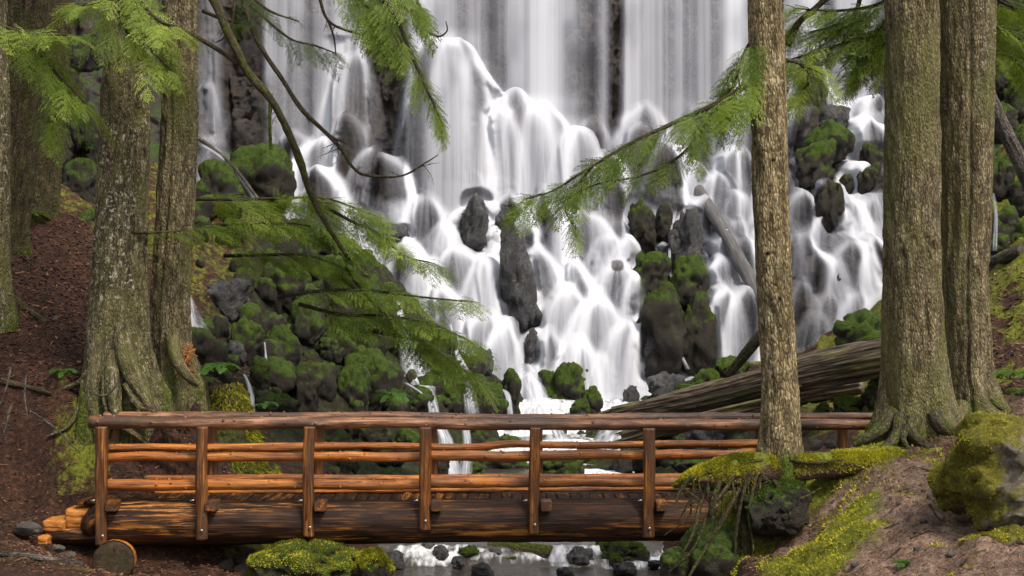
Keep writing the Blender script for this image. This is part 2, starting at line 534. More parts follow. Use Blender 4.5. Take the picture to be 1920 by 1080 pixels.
def cliff_base(X, Z):
    """distance of the rock face before the separate lobes are laid on it"""
    X = np.asarray(X, float)
    Z = np.asarray(Z, float)
    r = sstep(6.0, 9.0, X)                                        # the cascade climbs higher on this side
    Zs = Z - 2.0 * r
    zk = [-8, -4.6, -2.9, -1.6, 0.0, 2.0, 3.5, 4.6, 6.0, 9, 12]
    yk = [34.5, 37.4, 38.4, 39.4, 40.9, 43.1, 45.2, 46.9, 47.6, 48.2, 48.8]
    Y = np.interp(Zs, zk, yk)
    Y = Y - 1.9 * np.maximum(0, -9.3 - X) - 1.7 * np.maximum(0, X - 12.2)
    Y = Y - 2.2 * np.exp(-((X + 2.0) / 1.6) ** 2 - ((Z - 5.2) / 3.0) ** 2) * 0.6
    return np.maximum(Y, 27)

def on_cliff(px, py):
    Y = 43.0
    for _ in range(25):
        p = P(px, py, Y)
        Y = 0.5 * Y + 0.5 * float(cliff_base(p[0], p[2]))
    return Y

XN = np.stack([XX.ravel(), ZZ.ravel(), np.zeros(XX.size)], 1)
wx = (fbm(XN * 1.5, 3, 3).reshape(XX.shape) - 0.5) * 0.42
wz = (fbm(XN * 1.5 + 50, 3, 4).reshape(XX.shape) - 0.5) * 0.42
wx2 = (fbm(XN * 4.0 + 9, 2, 6).reshape(XX.shape) - 0.5) * 0.30
wz2 = (fbm(XN * 4.0 + 70, 2, 7).reshape(XX.shape) - 0.5) * 0.30
BASE = cliff_base(XX + wx, ZZ + wz)
# columns of the upper wall, steps and bedding
XW = XX + wx * 0.8 + 2.2 * (fbm(XN * np.array([0.55, 0.08, 0]), 2, 15).reshape(XX.shape) - 0.5)
colid = np.floor(XW / 0.72)
step = _h(colid.astype(np.int32), np.zeros_like(colid, np.int32), np.floor((ZZ + colid * 0.37) / 2.3).astype(np.int32), 5)
wall = sstep(2.6, 4.6, ZZ)
BASE = BASE + (step - 0.5) * 0.42 * wall * (1 - 0.65 * sstep(9.5, 12, XX))
BASE = BASE + (fbm(XN * np.array([2.4, 1.4, 1]), 4, 9).reshape(XX.shape) - 0.5) * 0.9
BASE = BASE + (fbm(XN * np.array([9, 5, 1]), 3, 12).reshape(XX.shape) - 0.5) * 0.24

def bullet(D, cx, yt, hw, yb, prot=0.45, lean=0.0, dome=1.35, pw=2.2, sm=0.13, warp=1.0):
    """a domed boulder / column head standing out of the face, given where its top and foot show"""
    Yg = on_cliff(cx, yb)
    f = P(cx, yb, Yg)
    rx = hw / FPX * Yg
    ry = rx * 1.0
    Yc = Yg + ry * (1 - prot) - 0.25
    top = P(cx + lean, yt, Yc)
    zt, zb = top[2], f[2]
    hd = min(dome * rx, (zt - zb) * 0.85)
    t = np.clip((ZZ - zb) / max(zt - zb, 1e-3), 0, 1)
    xc = f[0] + (top[0] - f[0]) * t
    rw = rx * (0.74 + 0.42 * (1 - t) ** 1.3)
    u = np.abs((XX + (wx * 1.1 + wx2 * .5) * warp - xc) / rw)
    v = np.maximum(0, (ZZ + (wz * 0.8 + wz2 * .4) * warp - (zt - hd)) / hd)
    s = u ** pw + v ** pw
    dep = Yc - ry * np.maximum(0, 1 - s) ** (1 / pw) + np.maximum(0, zb - ZZ) * 1.6 + (0.3 + ry * prot) * (1 - t) ** 1.5
    b = np.where(s < 1, dep, 1e9)
    h = np.clip(0.5 + 0.5 * (D - b) / sm, 0, 1)
    D[:] = np.where(s < 1, D + (np.minimum(b, 1e3) - D) * h - sm * h * (1 - h), D)

LOBES = [  # cx, top, half width, foot, protrusion
    (838, 74, 72, 345, .5, 0, .8, 3.2), (885, 125, 40, 340, .5, 0, .8, 3.0), (1000, 192, 84, 350, .6), (1078, 235, 40, 380, .5), (950, 205, 36, 350, .6),
    (640, 88, 30, 230, .5), (655, 235, 32, 330, .4), (600, 268, 60, 330, .4), (555, 300, 36, 380, .4),
    (1110, 215, 24, 300, .4), (1205, 195, 60, 300, .3), (1285, 185, 36, 260, .4),
    (1298, 306, 30, 390, .5), (1340, 325, 30, 400, .5), (1385, 358, 34, 410, .5), (1400, 445, 26, 520, .5), (1260, 345, 28, 400, .4), (1360, 430, 22, 520, .4),
    (880, 318, 32, 370, .6), (800, 372, 42, 430, .5), (745, 385, 30, 430, .5), (835, 420, 40, 480, .5), (700, 395, 34, 440, .5), (865, 465, 46, 560, .5),
    (915, 480, 34, 590, .5), (800, 490, 40, 560, .45), (760, 455, 30, 520, .45), (840, 545, 40, 640, .45), (905, 590, 36, 690, .5), (950, 610, 30, 700, .5),
    (1065, 540, 42, 640, .6), (1035, 620, 34, 720, .5), (1092, 515, 24, 570, .5), (1118, 560, 36, 660, .55), (1150, 488, 44, 560, .6), (1185, 520, 30, 600, .5), (1165, 604, 48, 720, .6), (1205, 610, 34, 700, .5), (1090, 640, 40, 735, .5), (1130, 660, 36, 745, .5),
    (1090, 395, 50, 470, .4), (1040, 410, 40, 470, .4), (1140, 440, 34, 490, .5), (1010, 470, 28, 520, .4), (1175, 445, 24, 500, .4), (1030, 500, 24, 540, .4),
    (960, 365, 30, 420, .5), (1010, 380, 36, 440, .4), (905, 690, 30, 745, .5), (1000, 690, 24, 740, .5),
    (1350, 480, 34, 560, .5), (1352, 545, 40, 660, .5), (1395, 540, 30, 660, .4), (1310, 470, 20, 560, .4),
    (1500, 435, 36, 540, .5), (1535, 470, 36, 560, .5), (1590, 450, 40, 545, .5), (1640, 440, 34, 550, .5), (1540, 545, 38, 610, .6), (1530, 580, 46, 660, .6), (1600, 540, 40, 620, .5), (1650, 540, 36, 640, .5), (1500, 520, 26, 620, .5), (1575, 395, 32, 450, .5), (1625, 365, 26, 420, .5), (1500, 360, 30, 430, .5),
    (1510, 300, 22, 360, .5), (1620, 225, 44, 300, .5), (1655, 300, 30, 380, .5), (1500, 200, 30, 270, .4), (1480, 400, 26, 470, .4), (1600, 305, 22, 360, .4),
    (400, 275, 34, 330, .5), (380, 255, 24, 300, .4), (520, 330, 26, 400, .5), (480, 290, 40, 350, .4),
]
CLIFF = BASE.copy()
for L in LOBES:
    bullet(CLIFF, *L)
for k in range(470):                      # the small broken blocks between them
    px, py = random.uniform(560, 1680), random.uniform(320, 740)
    if 1190 < px < 1335 and 470 < py < 720:
        continue
    hw = random.choice([5, 6, 8, 10, 12, 15, 20]) * random.uniform(.8, 1.2)
    bullet(CLIFF, px, py, hw, py + hw * random.uniform(1.2, 3.4), random.uniform(.15, .5), random.uniform(-9, 9), random.uniform(.45, 1.3), random.uniform(2.0, 4.5), .06)
for k in range(70):                       # ledges up the wall
    px, py = random.uniform(380, 1700), random.uniform(-30, 320)
    hw = random.uniform(8, 34)
    bullet(CLIFF, px, py, hw, py + hw * random.uniform(2.5, 6), random.uniform(.0, .12), 0, .8, 2.6)
CLIFF = CLIFF + (fbm(XN * np.array([6, 5, 1]) + 7, 4, 31).reshape(XX.shape) - 0.5) * 0.10

# rocks that stand clear of the water: things of their own (cx, top, half width, foot, protrusion, lean)
FALL_ROCKS = [
    (888, 366, 29, 462, .85, 4, 'dark boulder with a knobbly top standing clear in the middle of the cascade', 0.0),
    (943, 392, 16, 440, .8, 0, 'small dark stone wedged just above the long leaning slab in the cascade', 0.0),
    (978, 432, 33, 606, .9, -16, 'long dark slab leaning in the white cascade', 0.0),
    (1000, 618, 17, 690, .6, 0, 'small grey stone under the foot of the long leaning slab', 0.0),
    (742, 424, 28, 465, .7, 0, 'brown wet boulder at the top of the mossy bank beside the falls', 0.1),
    (1152, 486, 15, 512, .8, 0, 'small round dark stone beside the brightest chute', 0.0),
    (1204, 374, 27, 470, .8, 0, 'mossy stack head with a wet streaked crown amid the falls', 0.6),
    (1246, 384, 18, 450, .9, 0, 'narrow pointed mossy stone between the stack head and the grey dome', 0.4),
    (1292, 400, 31, 500, .75, 0, 'smooth grey dome shaped boulder at the top of the mossy outcrop', 0.08),
    (1264, 432, 12, 496, .95, 0, 'slim mossy stub ringed by a thread of water', 0.3),
    (1222, 472, 36, 560, .8, 0, 'mossy block on the shoulder of the outcrop amid the falls', 0.9),
    (1292, 486, 36, 570, .7, 0, 'grey green block under the smooth dome boulder', 0.8),
    (1243, 545, 50, 700, .55, 0, 'broad brown wall of the outcrop amid the falls', 0.5),
    (1310, 560, 30, 690, .5, 0, 'tall grey flank of the outcrop next to the narrow chute', 0.5),
    (1222, 590, 30, 690, .6, 0, 'low grey shoulder at the foot of the outcrop', 0.1),
    (1562, 204, 34, 262, .6, 0, 'grey wet boulder with water sheeting over it above the big mossy block', 0.05),
    (1552, 230, 44, 318, .85, 6, 'big mossy block parting the side cascade', 0.8),
    (1524, 268, 36, 352, .95, 14, 'mossy slab leaning against the big mossy block', 0.85),
    (1556, 344, 24, 432, .8, 0, 'dark mossy column under the leaning mossy slab', 0.4),
    (1632, 276, 24, 330, .7, 0, 'round mossy boulder close to the thick trunk', 0.55),
    (1630, 304, 24, 372, .7, 0, 'dark mossy boulder below the round mossy one', 0.5),
    (1588, 324, 12, 366, .7, 0, 'small mossy stone in the side cascade', 0.55),
    (1580, 478, 27, 560, .5, 0, 'dark wet boulder seen through the veil low in the side cascade', 0.0),
]
DALL = CLIFF.copy()
ROCKMASK = np.zeros_like(DALL)
ROCKNEAR = np.zeros_like(DALL)
for r in FALL_ROCKS:
    cx, yt, hw, yb, pr, lean = r[:6]
    before = DALL.copy()
    bullet(DALL, cx, yt, hw, yb, pr, lean, sm=.05, warp=0)
    Yg = on_cliff(cx, yb)
    t = np.clip((ZZ - P(cx, yb, Yg)[2]) / max(P(cx, yt, Yg)[2] - P(cx, yb, Yg)[2], 1e-3), -0.05, 1.2)
    xc = P(cx, yb, Yg)[0] + lean / FPX * Yg * t
    u = np.abs((XX - xc) / (hw / FPX * Yg))
    zc = 0.5 * (P(cx, yt, Yg)[2] + P(cx, yb, Yg)[2])
    hz = 0.5 * abs(P(cx, yt, Yg)[2] - P(cx, yb, Yg)[2])
    v = np.abs((ZZ - zc) / hz)
    s = u ** 3 + v ** 3
    wet_over = any(k in r[6] for k in ('sheeting', 'through the veil', 'half hidden', 'hump'))
    ROCKNEAR = np.maximum(ROCKNEAR, (s < 2.6) * (0.0 if wet_over else 1.0))
    ROCKMASK = np.maximum(ROCKMASK, (1 - sstep(0.25, 0.7, s)) * (0.45 if wet_over else 1.0))

def blur(A, n=1):
    for _ in range(n):
        A = np.pad(A, 1, mode='edge')
        A = (A[:-2, 1:-1] + 2 * A[1:-1, 1:-1] + A[2:, 1:-1]) / 4
        A = np.pad(A, ((0, 0), (1, 1)), mode='edge')
        A = (A[:, :-2] + 2 * A[:, 1:-1] + A[:, 2:]) / 4
    return A

# ---------------------------------------------------------------- the water runs down the face
DS = blur(np.clip(DALL, 27, 52), 3)
corr = (fbm(XN * np.array([26, 0.35, 1]), 2, 77).reshape(XX.shape) - 0.5) * 0.035     # grooves worn by the water
DS = DS + corr
DX = np.gradient(DS, GS, axis=1)
DZ = np.gradient(DS, GS, axis=0)

PXs = [360, 378, 384, 420, 432, 445, 510, 516, 600, 618, 690, 702, 768, 776, 800, 880, 890, 960, 1020, 1050, 1130, 1138, 1162, 1168, 1235, 1250, 1370, 1392, 1412, 1470, 1490, 1525, 1535, 1600, 1625, 1660, 1690]
PWs = [.02, .10, .30, .30, .10, .02, .02, .9, .9, 1.5, 1.5, .12, .12, .7, .9, .35, .5, .9, 1.1, .55, .5, .04, .04, 1.0, .8, 1.2, 1.5, 1.0, .35, .5, 1.3, 1.2, .8, .9, .12, .3, .2]
rs = np.random.default_rng(5)
NP = 80000
xs = np.linspace(360, 1690, 4000)
wgt = np.interp(xs, PXs, PWs)
nn = np.stack([xs / 55, np.zeros_like(xs), np.zeros_like(xs)], 1)
wgt = wgt * (0.12 + 2.6 * np.clip(fbm(nn, 6, 90, 0.75) - 0.33, 0, 1))
cdf = np.cumsum(wgt)
cdf /= cdf[-1]
sx = np.interp(rs.random(NP), cdf, xs)
pos = np.stack([(sx - 960) / FPX * 48.0, np.full(NP, 46.5), np.full(NP, GZ1 - 0.1) - rs.random(NP) * 0.15], 1)
w = np.full(NP, 1.0)
INJ = [  # px, py, half width, particles, weight: where the photo shows water gathering
    (835, 84, 56, 5200, 1.5), (880, 140, 34, 2200, 1.3), (1000, 198, 74, 4600, 1.5), (935, 200, 20, 1500, 1.6), (1088, 240, 30, 1700, 1.3), (645, 90, 26, 2600, 1.7),
    (1260, 200, 30, 600, .8), (1150, 494, 48, 3000, 1.5), (1180, 608, 44, 2600, 1.3), (1500, 300, 18, 1500, 1.5), (1620, 222, 36, 2200, 1.4), (1590, 430, 60, 2200, 1.2),
    (1350, 470, 26, 1100, 1.1), (1352, 540, 34, 1900, 1.3), (900, 350, 60, 1600, 1.0), (760, 380, 50, 1600, 1.0), (1340, 320, 60, 1200, .8), (1500, 440, 40, 1500, 1.0),
    (560, 380, 26, 900, 1.2), (1130, 420, 30, 1500, 1.2), (840, 460, 60, 2200, 1.0), (1080, 535, 50, 1600, 1.0), (720, 440, 16, 700, 1.0), (930, 600, 50, 1700, 1.0),
    (400, 300, 16, 500, .8), (470, 345, 8, 260, .8), (1240, 360, 40, 900, .9), (1390, 355, 30, 700, .9), (1640, 440, 30, 900, 1.0), (1300, 640, 8, 160, .5),
]
P_, W_ = [pos], [w]
for px, py, hw, n, ww in INJ:
    Yg = on_cliff(px, py)
    q = P(px, py, Yg)
    P_.append(np.stack([q[0] + rs.normal(0, .55, n) * hw / FPX * Yg, np.full(n, Yg - 1.2), q[2] + rs.random(n) * 0.25], 1))
    W_.append(np.full(n, ww))
pos = np.concatenate(P_)
w = np.concatenate(W_) * np.minimum(rs.lognormal(-0.6, 1.15, sum(len(a) for a in W_)), 9)
vel = np.zeros_like(pos)
vel[:, 2] = -1.0
dens = np.zeros(NX * NZ)
ysum = np.zeros(NX * NZ)
dt = 0.028
alive = np.ones(len(pos), bool)
for it in range(330):
    fx = (pos[:, 0] - GX0) / GS
    fz = (pos[:, 2] - GZ0) / GS
    ok = (fx > 1) & (fx < NX - 2) & (fz > 1) & (fz < NZ - 2)
    pos, vel, w, fx, fz = pos[ok], vel[ok], w[ok], fx[ok], fz[ok]
    if len(pos) < 50:
        break
    ix, iz = fx.astype(int), fz.astype(int)
    k = iz * NX + ix
    d = DS.ravel()[k]
    hit = pos[:, 1] > d - 0.03
    n = np.stack([DX.ravel()[k], -np.ones(len(k)), DZ.ravel()[k]], 1)
    n[:, 0] = np.clip(n[:, 0], -3, 3)
    n[:, 2] = np.clip(n[:, 2], -1.2, 6)
    n /= np.linalg.norm(n, axis=1, keepdims=True)
    vn = np.minimum(0, (vel * n).sum(1))
    vel = np.where(hit[:, None], vel - n * vn[:, None] * 1.04, vel)
    fr = np.where(hit, 0.93, 0.995)
    vel *= fr[:, None]
    vel[:, 0] += np.where(hit, rs.normal(0, 0.07, len(k)), rs.normal(0, 0.006, len(k)))
    pos[:, 1] = np.where(hit, np.minimum(pos[:, 1], d - 0.02), pos[:, 1])
    # deposit along the step so the streak is continuous
    sp = np.linalg.norm(vel, axis=1)
    for f in (0.0, 0.33, 0.66):
        q = pos + vel * dt * f
        jx = np.clip(((q[:, 0] - GX0) / GS).astype(int), 0, NX - 1)
        jz = np.clip(((q[:, 2] - GZ0) / GS).astype(int), 0, NZ - 1)
        kk = jz * NX + jx
        wt = w * np.clip(0.35 + 0.25 * sp, 0.35, 1.2)
        dens += np.bincount(kk, wt, NX * NZ)
        ysum += np.bincount(kk, wt * q[:, 1], NX * NZ)
    vel[:, 2] -= 9.8 * dt
    vel[:, 1] -= np.where(hit, 0.0, 0.35 * dt)
    vmax = 3.6
    s2 = np.linalg.norm(vel, axis=1)
    vel *= np.minimum(1, vmax / np.maximum(s2, 1e-6))[:, None]
    pos += vel * dt
dens = dens.reshape(NZ, NX)
ysum = ysum.reshape(NZ, NX)
wy = np.where(dens > 0.5, ysum / np.maximum(dens, 1e-6), DS)
def vblur(A, n):
    for _ in range(n):
        A = np.pad(A, ((1, 1), (0, 0)), mode='edge')
        A = (A[:-2] + 2 * A[1:-1] + A[2:]) / 4
    return A
dens = 0.66 * vblur(dens, 8) + 0.17 * blur(dens, 2) + 0.17 * vblur(blur(dens, 7), 10)
PXG = 960 + XX / DS * FPX
PYG = 540 - ZZ / DS * FPX
dry = np.zeros_like(dens)                 # the dark columns the water misses
for x0, x1, y0, y1, k in ((442, 512, -60, 285, .97), (700, 768, 60, 385, .9), (1134, 1164, -60, 250, .9), (1050, 1075, 60, 230, .4), (1628, 1664, 60, 200, .8), (1196, 1332, 470, 690, .93), (420, 550, 275, 360, .8), (855, 880, -40, 120, .5), (1400, 1424, 120, 330, .6), (1396, 1440, 420, 640, .35)):
    dry = np.maximum(dry, k * sstep(x0 - 6, x0 + 6, PXG) * (1 - sstep(x1 - 6, x1 + 6, PXG)) * sstep(y0 - 14, y0 + 14, PYG) * (1 - sstep(y1 - 16, y1 + 16, PYG)))
dens = dens * (1 - dry) * (1 - 0.90 * ROCKMASK)
dens *= sstep(362, 372, PXG) * (1 - sstep(1690, 1720, PXG))
np.nan_to_num(dens, copy=False)
wallf = sstep(3.2, 5.2, ZZ - 1.6 * sstep(6, 9, XX))
patch = fbm(XN * np.array([0.8, 0.35, 1]) + 3, 3, 55).reshape(XX.shape)
dens = dens * (1 + wallf * (0.25 - 0.55 * sstep(0.48, 0.68, patch)))
soft = blur(vblur(dens, 6), 14)
dens = dens * (1 - 0.5 * wallf) + soft * 0.5 * wallf
AL = 1 - np.exp(-(dens / DENS0) ** 0.92)
AL = np.clip(AL * 1.02, 0, 0.97)
edge = (AL > 0.02)
def erode(A, n):
    for _ in range(n):
        A = np.pad(A, 1, mode='edge')
        A = np.minimum.reduce([A[1:-1, 1:-1], A[:-2, 1:-1], A[2:, 1:-1], A[1:-1, :-2], A[1:-1, 2:]])
    return A
WY = blur(erode(np.where(ROCKNEAR > 0.5, np.minimum(CLIFF, blur(CLIFF, 2)), np.minimum(np.minimum(wy, DS), CLIFF)), 3), 2) - 0.03 - 0.05 * AL
# ---------------------------------------------------------------- cliff and veil meshes
def grid_keep(mask):
    """faces of the X-Z grid where mask, with unused points dropped"""
    F = grid_faces(NZ, NX)
    keep = mask.ravel()[F].any(1)
    F = F[keep]
    used = np.unique(F)
    rm = np.full(NX * NZ, -1)
    rm[used] = np.arange(len(used))
    return used, rm[F]

mz = np.gradient(CLIFF, GS, axis=0)
slope = mz / np.sqrt(1 + mz ** 2 + np.gradient(CLIFF, GS, axis=1) ** 2)       # how much a face looks up
wild = np.maximum(1 - sstep(330, 420, PXG), sstep(1690, 1740, PXG))
outc = sstep(1190, 1205, PXG) * (1 - sstep(1318, 1335, PXG)) * sstep(470, 490, PYG) * (1 - sstep(600, 680, PYG))
outl = sstep(410, 430, PXG) * (1 - sstep(540, 556, PXG)) * sstep(270, 290, PYG) * (1 - sstep(370, 400, PYG))
lownear = sstep(3.0, -3.0, ZZ) * 0.12
cmoss = np.clip(0.30 * wild + 0.5 * slope * wild + 0.75 * outc + 0.6 * outl + 0.35 * slope * (1 - wild) * (1 - AL) - 0.25 * AL * (1 - wild), 0, 1)
used, F = grid_keep(np.ones_like(CLIFF, bool))
cl = np_mesh('cliff', np.stack([XX, CLIFF, ZZ], -1).reshape(-1, 3), F[:, ::1], M['cliff'], None, True, {'moss': cmoss.ravel()})
kind(cl, 'structure')
used, F = grid_keep(AL > 0.025)
wf = np_mesh('water', np.stack([XX, WY, ZZ], -1).reshape(-1, 3)[used], F, M['veil'], None, True, {'dens': AL.ravel()[used]})
kind(wf, 'structure')

# ---------------------------------------------------------------- boulders
def rock_mesh(r, seed, sub=4, pw=2.8, cuts=7, rough=0.16, moss=0.3, lean=(0, 0), column=0.0):
    """r = (rx, ry, rz). Returns V (centre 0), F, moss"""
    V, F = ico(sub)
    g = np.random.default_rng(seed)
    a = np.abs(V)
    D0 = V.copy()
    V = V / ((a ** pw).sum(1, keepdims=True) ** (1 / pw))
    if cuts:                                              # broken along flat joints, like basalt
        r0 = np.linalg.norm(V, axis=1)
        rr = r0 * 1.0
        for k in range(cuts):
            n = g.normal(size=3)
            n[2] = n[2] * 0.45 + (0.9 if k % 4 == 0 else 0)
            n /= np.linalg.norm(n)
            c = g.uniform(0.70, 0.96)
            rr = np.minimum(rr, c / np.maximum(D0 @ n, 1e-3))
        V = D0 * rr[:, None]
        # a second, chipped set of joints on parts of the block
        cell = vnoise(D0 * 2.6 + seed, seed)
        V = V * (1 - 0.16 * sstep(.52, .56, cell) - 0.10 * sstep(.30, .27, vnoise(D0 * 4.1 + seed * 2, seed + 4)))[:, None]
    if column:
        up = np.clip(V[:, 2], 0, 1)
        k = 1 - column * up ** 2 * 0.45
        V[:, 0] *= k
        V[:, 1] *= k
    V = V * np.asarray(r)
    N = vnormals(V, F)
    m = min(r)
    q = V / m
    V = V + N * (m * rough * 1.3 * (fbm(q * 1.3 + seed * 3.3, 3, seed) - 0.5))[:, None]
    V = V + N * (m * rough * 0.9 * (fbm(q * 4.2 + seed * 5.1, 4, seed + 1) - 0.5))[:, None]
    N = vnormals(V, F)
    zz = V[:, 2] / r[2]
    mo = moss * (0.30 + 0.95 * np.clip(N[:, 2], -0.3, 1)) + moss * 0.30 * np.clip(zz, -.3, 1) + moss * 0.7 * (fbm(q * 1.7 + seed, 3, seed + 8) - .5)
    if moss:
        V = V + N * (np.clip(mo, 0, 1) * min(m * 0.2, 0.05) * (0.3 + fbm(V * 22 + seed, 3, seed + 2)))[:, None]
    V[:, 0] += lean[0] * zz
    V[:, 1] += lean[1] * zz
    return V, F, np.clip(mo, 0, 1.2)

def add_rock(name, label, c, r, seed, mat, moss, group=None, cat='boulder', **kw):
    V, F, mo = rock_mesh(r, seed, moss=moss, **kw)
    o = np_mesh(name, V, F, mat, None, True, {'moss': mo})
    o.location = c
    o.rotation_euler[2] = kw.get('rz', 0.0)
    tag(o, label, cat, group)
    return o

for i, (cx, yt, hw, yb, pr, lean, label, moss) in enumerate(FALL_ROCKS):
    Yg = on_cliff(cx, yb)
    s = Yg / FPX
    rx = hw * s
    rz = (yb - yt) * s * 0.5 * 1.08
    c = P(cx + lean * 0.5, (yt + yb) / 2, Yg - 0.1 + rx * (1 - pr) * 0.9 - 0.3)
    add_rock('boulder', label, c, (rx * 1.12, rx * 1.18, rz * 1.06), 100 + i, M['mossrock'] if moss > .3 else M['rock'], moss,
             'rocks standing clear of the falling water', lean=(lean * s * 0.9, 0), pw=4.0, rough=0.30, cuts=13, column=0.45 if rz > rx else 0.1)

# ---------------------------------------------------------------- the ground: bed, banks and slopes as one sheet
GP = [P(*p) for p in [
    (0, 1078, 16.5), (150, 1078, 17), (300, 1092, 19.0), (213, 1096, 19.2), (430, 1092, 19.4), (60, 1020, 18.7), (0, 975, 19.6), (50, 950, 20.6), (0, 850, 20.9), (140, 880, 20.7), (205, 900, 21.2),
    (160, 1040, 20.1), (250, 985, 21.4), (0, 700, 21.6), (120, 700, 21.3), (210, 772, 21.1), (300, 778, 21.3), (140, 745, 21.1), (370, 752, 22.0), (250, 690, 23), (330, 690, 23.2), (300, 885, 21.7), (400, 900, 22.6), (470, 950, 22.6),
    (360, 1000, 20.8), (520, 1062, 21.2), (620, 1062, 21.5), (740, 1085, 21.6), (60, 560, 24), (20, 480, 25.5), (100, 440, 27), (150, 425, 28.5), (-100, 330, 29), (200, 440, 30.5), (300, 560, 27), (130, 250, 35), (-60, 300, 32),
    (400, 720, 24.2), (450, 775, 25), (600, 800, 27), (700, 850, 29), (800, 880, 30.5), (850, 893, 31), (900, 870, 33), (960, 800, 35), (930, 725, 36.6), (850, 700, 36), (760, 690, 34), (640, 680, 31.3), (500, 680, 28.5), (410, 660, 27),
    (380, 500, 31), (500, 490, 32), (600, 500, 34), (700, 520, 36), (780, 590, 37), (450, 410, 36.5), (560, 430, 37.5), (660, 450, 39),
    (1100, 905, 31.5), (1000, 905, 31.2), (1190, 905, 31), (900, 925, 28), (1000, 1050, 22.8), (1150, 1055, 22.8), (1250, 1070, 22), (850, 1060, 23), (1250, 970, 24.8), (1230, 870, 31), (1100, 845, 33.5), (1100, 780, 37.5), (1000, 800, 36.5),
    (1235, 890, 29), (1270, 840, 29.5), (1350, 800, 29), (1280, 750, 34), (1330, 700, 37), (1400, 700, 36), (1550, 745, 30), (1600, 790, 25), (1560, 850, 22.8), (1500, 870, 22.6), (1640, 720, 33), (1700, 650, 34.5), (1400, 850, 26),
    (1500, 900, 20.6), (1350, 960, 20.6), (1600, 880, 20.4), (1330, 905, 17.5), (1455, 866, 17.6), (1600, 852, 17.7), (1700, 845, 18), (1760, 806, 18.5), (1880, 785, 19.3), (1700, 798, 19.6), (1640, 850, 18.6), (1320, 920, 17.9),
    (1420, 1000, 17.6), (1480, 960, 17.55), (1400, 940, 17.7), (1420, 1060, 17.0), (1510, 1010, 16.9), (1550, 965, 16.9), (1620, 940, 16.6), (1690, 900, 16.7), (1500, 1060, 15.3), (1600, 1000, 15), (1650, 1075, 13.3), (1750, 1000, 14), (1700, 930, 15.4), (1780, 1075, 12.5), (1900, 1070, 12), (1900, 930, 14.8), (1990, 860, 15.5),
    (1300, 1000, 17.3), (1265, 1075, 17.2), (1340, 1060, 16.6), (1410, 1075, 15.6), (1240, 1110, 18), (1100, 1130, 18.5), (1000, 1140, 18), (700, 1130, 18.5), (860, 1130, 18),
    (1900, 660, 22.5), (1900, 510, 25.5), (1880, 735, 20.6), (1960, 460, 27.5), (1890, 420, 32), (1900, 250, 37), (1820, 520, 28), (2050, 640, 23), (2050, 780, 18),
]] + [np.array(p, float) for p in [
    (0, 0, -1.75), (-6, 0, -1.9), (6, 0, -1.5), (-6, 5, -2.1), (6, 5, -1.75), (-4, 10, -2.8), (0.4, 9, -2.7), (0.6, 12, -3.6), (0.5, 15, -4.5), (-3, 14, -3.3), (-9, 12, -2.2), (-11, 18, -2.0), (10, 12, -1.6), (13, 17, -1.2), (-13, 26, 0.8), (14, 26, 1.2), (-16, 34, 3), (17, 34, 3),
    (-14, 41, 4), (-6, 41, 1.6), (0, 40, -3.2), (4, 40, -3), (9, 40, -1.5), (15, 40, 4), (-2, 40, -1.5)]]
GP = np.array(GP)
def rbf_fit(pts, lam=0.004):
    D = np.linalg.norm(pts[:, None, :2] - pts[None, :, :2], axis=-1)
    n = len(pts)
    A = np.zeros((n + 3, n + 3))
    A[:n, :n] = -D + lam * np.eye(n)
    Q = np.concatenate([np.ones((n, 1)), pts[:, :2]], 1)
    A[:n, n:] = Q
    A[n:, :n] = Q.T
    return np.linalg.solve(A, np.concatenate([pts[:, 2], np.zeros(3)]))
SY = [15, 20, 22.0, 22.5, 22.9, 23.4, 24, 26, 30.6, 31.2, 32.6, 33.0, 33.6, 34.6, 35.0, 36.6, 37.0, 38.2, 39.5]
SZ = [-4.55, -4.50, -4.46, -4.44, -4.36, -4.22, -4.18, -4.17, -4.14, -4.08, -4.02, -3.86, -3.62, -3.55, -3.32, -3.24, -2.98, -2.86, -2.60]
GW = rbf_fit(GP)
def ground_raw(x, y):
    x = np.asarray(x, float).ravel()
    y = np.asarray(y, float).ravel()
    out = np.empty(len(x))
    for a in range(0, len(x), 20000):
        sl = slice(a, a + 20000)
        D = np.hypot(x[sl, None] - GP[None, :, 0], y[sl, None] - GP[None, :, 1])
        out[sl] = -D @ GW[:len(GP)] + GW[-3] + GW[-2] * x[sl] + GW[-1] * y[sl]
    return out
def ground(x, y):
    x = np.atleast_1d(np.asarray(x, float))
    y = np.atleast_1d(np.asarray(y, float))
    p = np.stack([x, y, np.zeros_like(x)], -1)
    z = ground_raw(x, y).reshape(x.shape)
    far = sstep(23, 30, y)
    bed = np.interp(y, SY, SZ) - 0.22
    ch = sstep(-2.3, -1.5, x) * (1 - sstep(2.1, 2.75, x)) * (1 - sstep(24.5, 26, y)) * sstep(15.5, 16.5, y)
    z = z + (np.minimum(z, bed) - z) * ch
    z = z + (fbm(p * 1.1, 4, 41) - 0.5) * (0.34 + 0.6 * far) + (fbm(p * 5.5, 3, 43) - 0.5) * 0.16 + (np.abs(fbm(p * 2.3 + 5, 3, 47) - 0.5) - 0.12) * 0.22 + (fbm(p * 19, 2, 46) - 0.5) * 0.035
    return z
def gz_at(x, y):
    return float(ground([x], [y])[0])
def fall_on(px, py, y0=8.0, y1=42.0):
    """where the sight line through a photo pixel meets the ground"""
    ys = np.linspace(y0, y1, 700)
    g = ground((px - 960) / FPX * ys, ys)
    z = -(py - 540) / FPX * ys
    i = np.argmax(z <= g)
    return P(px, py, ys[i])

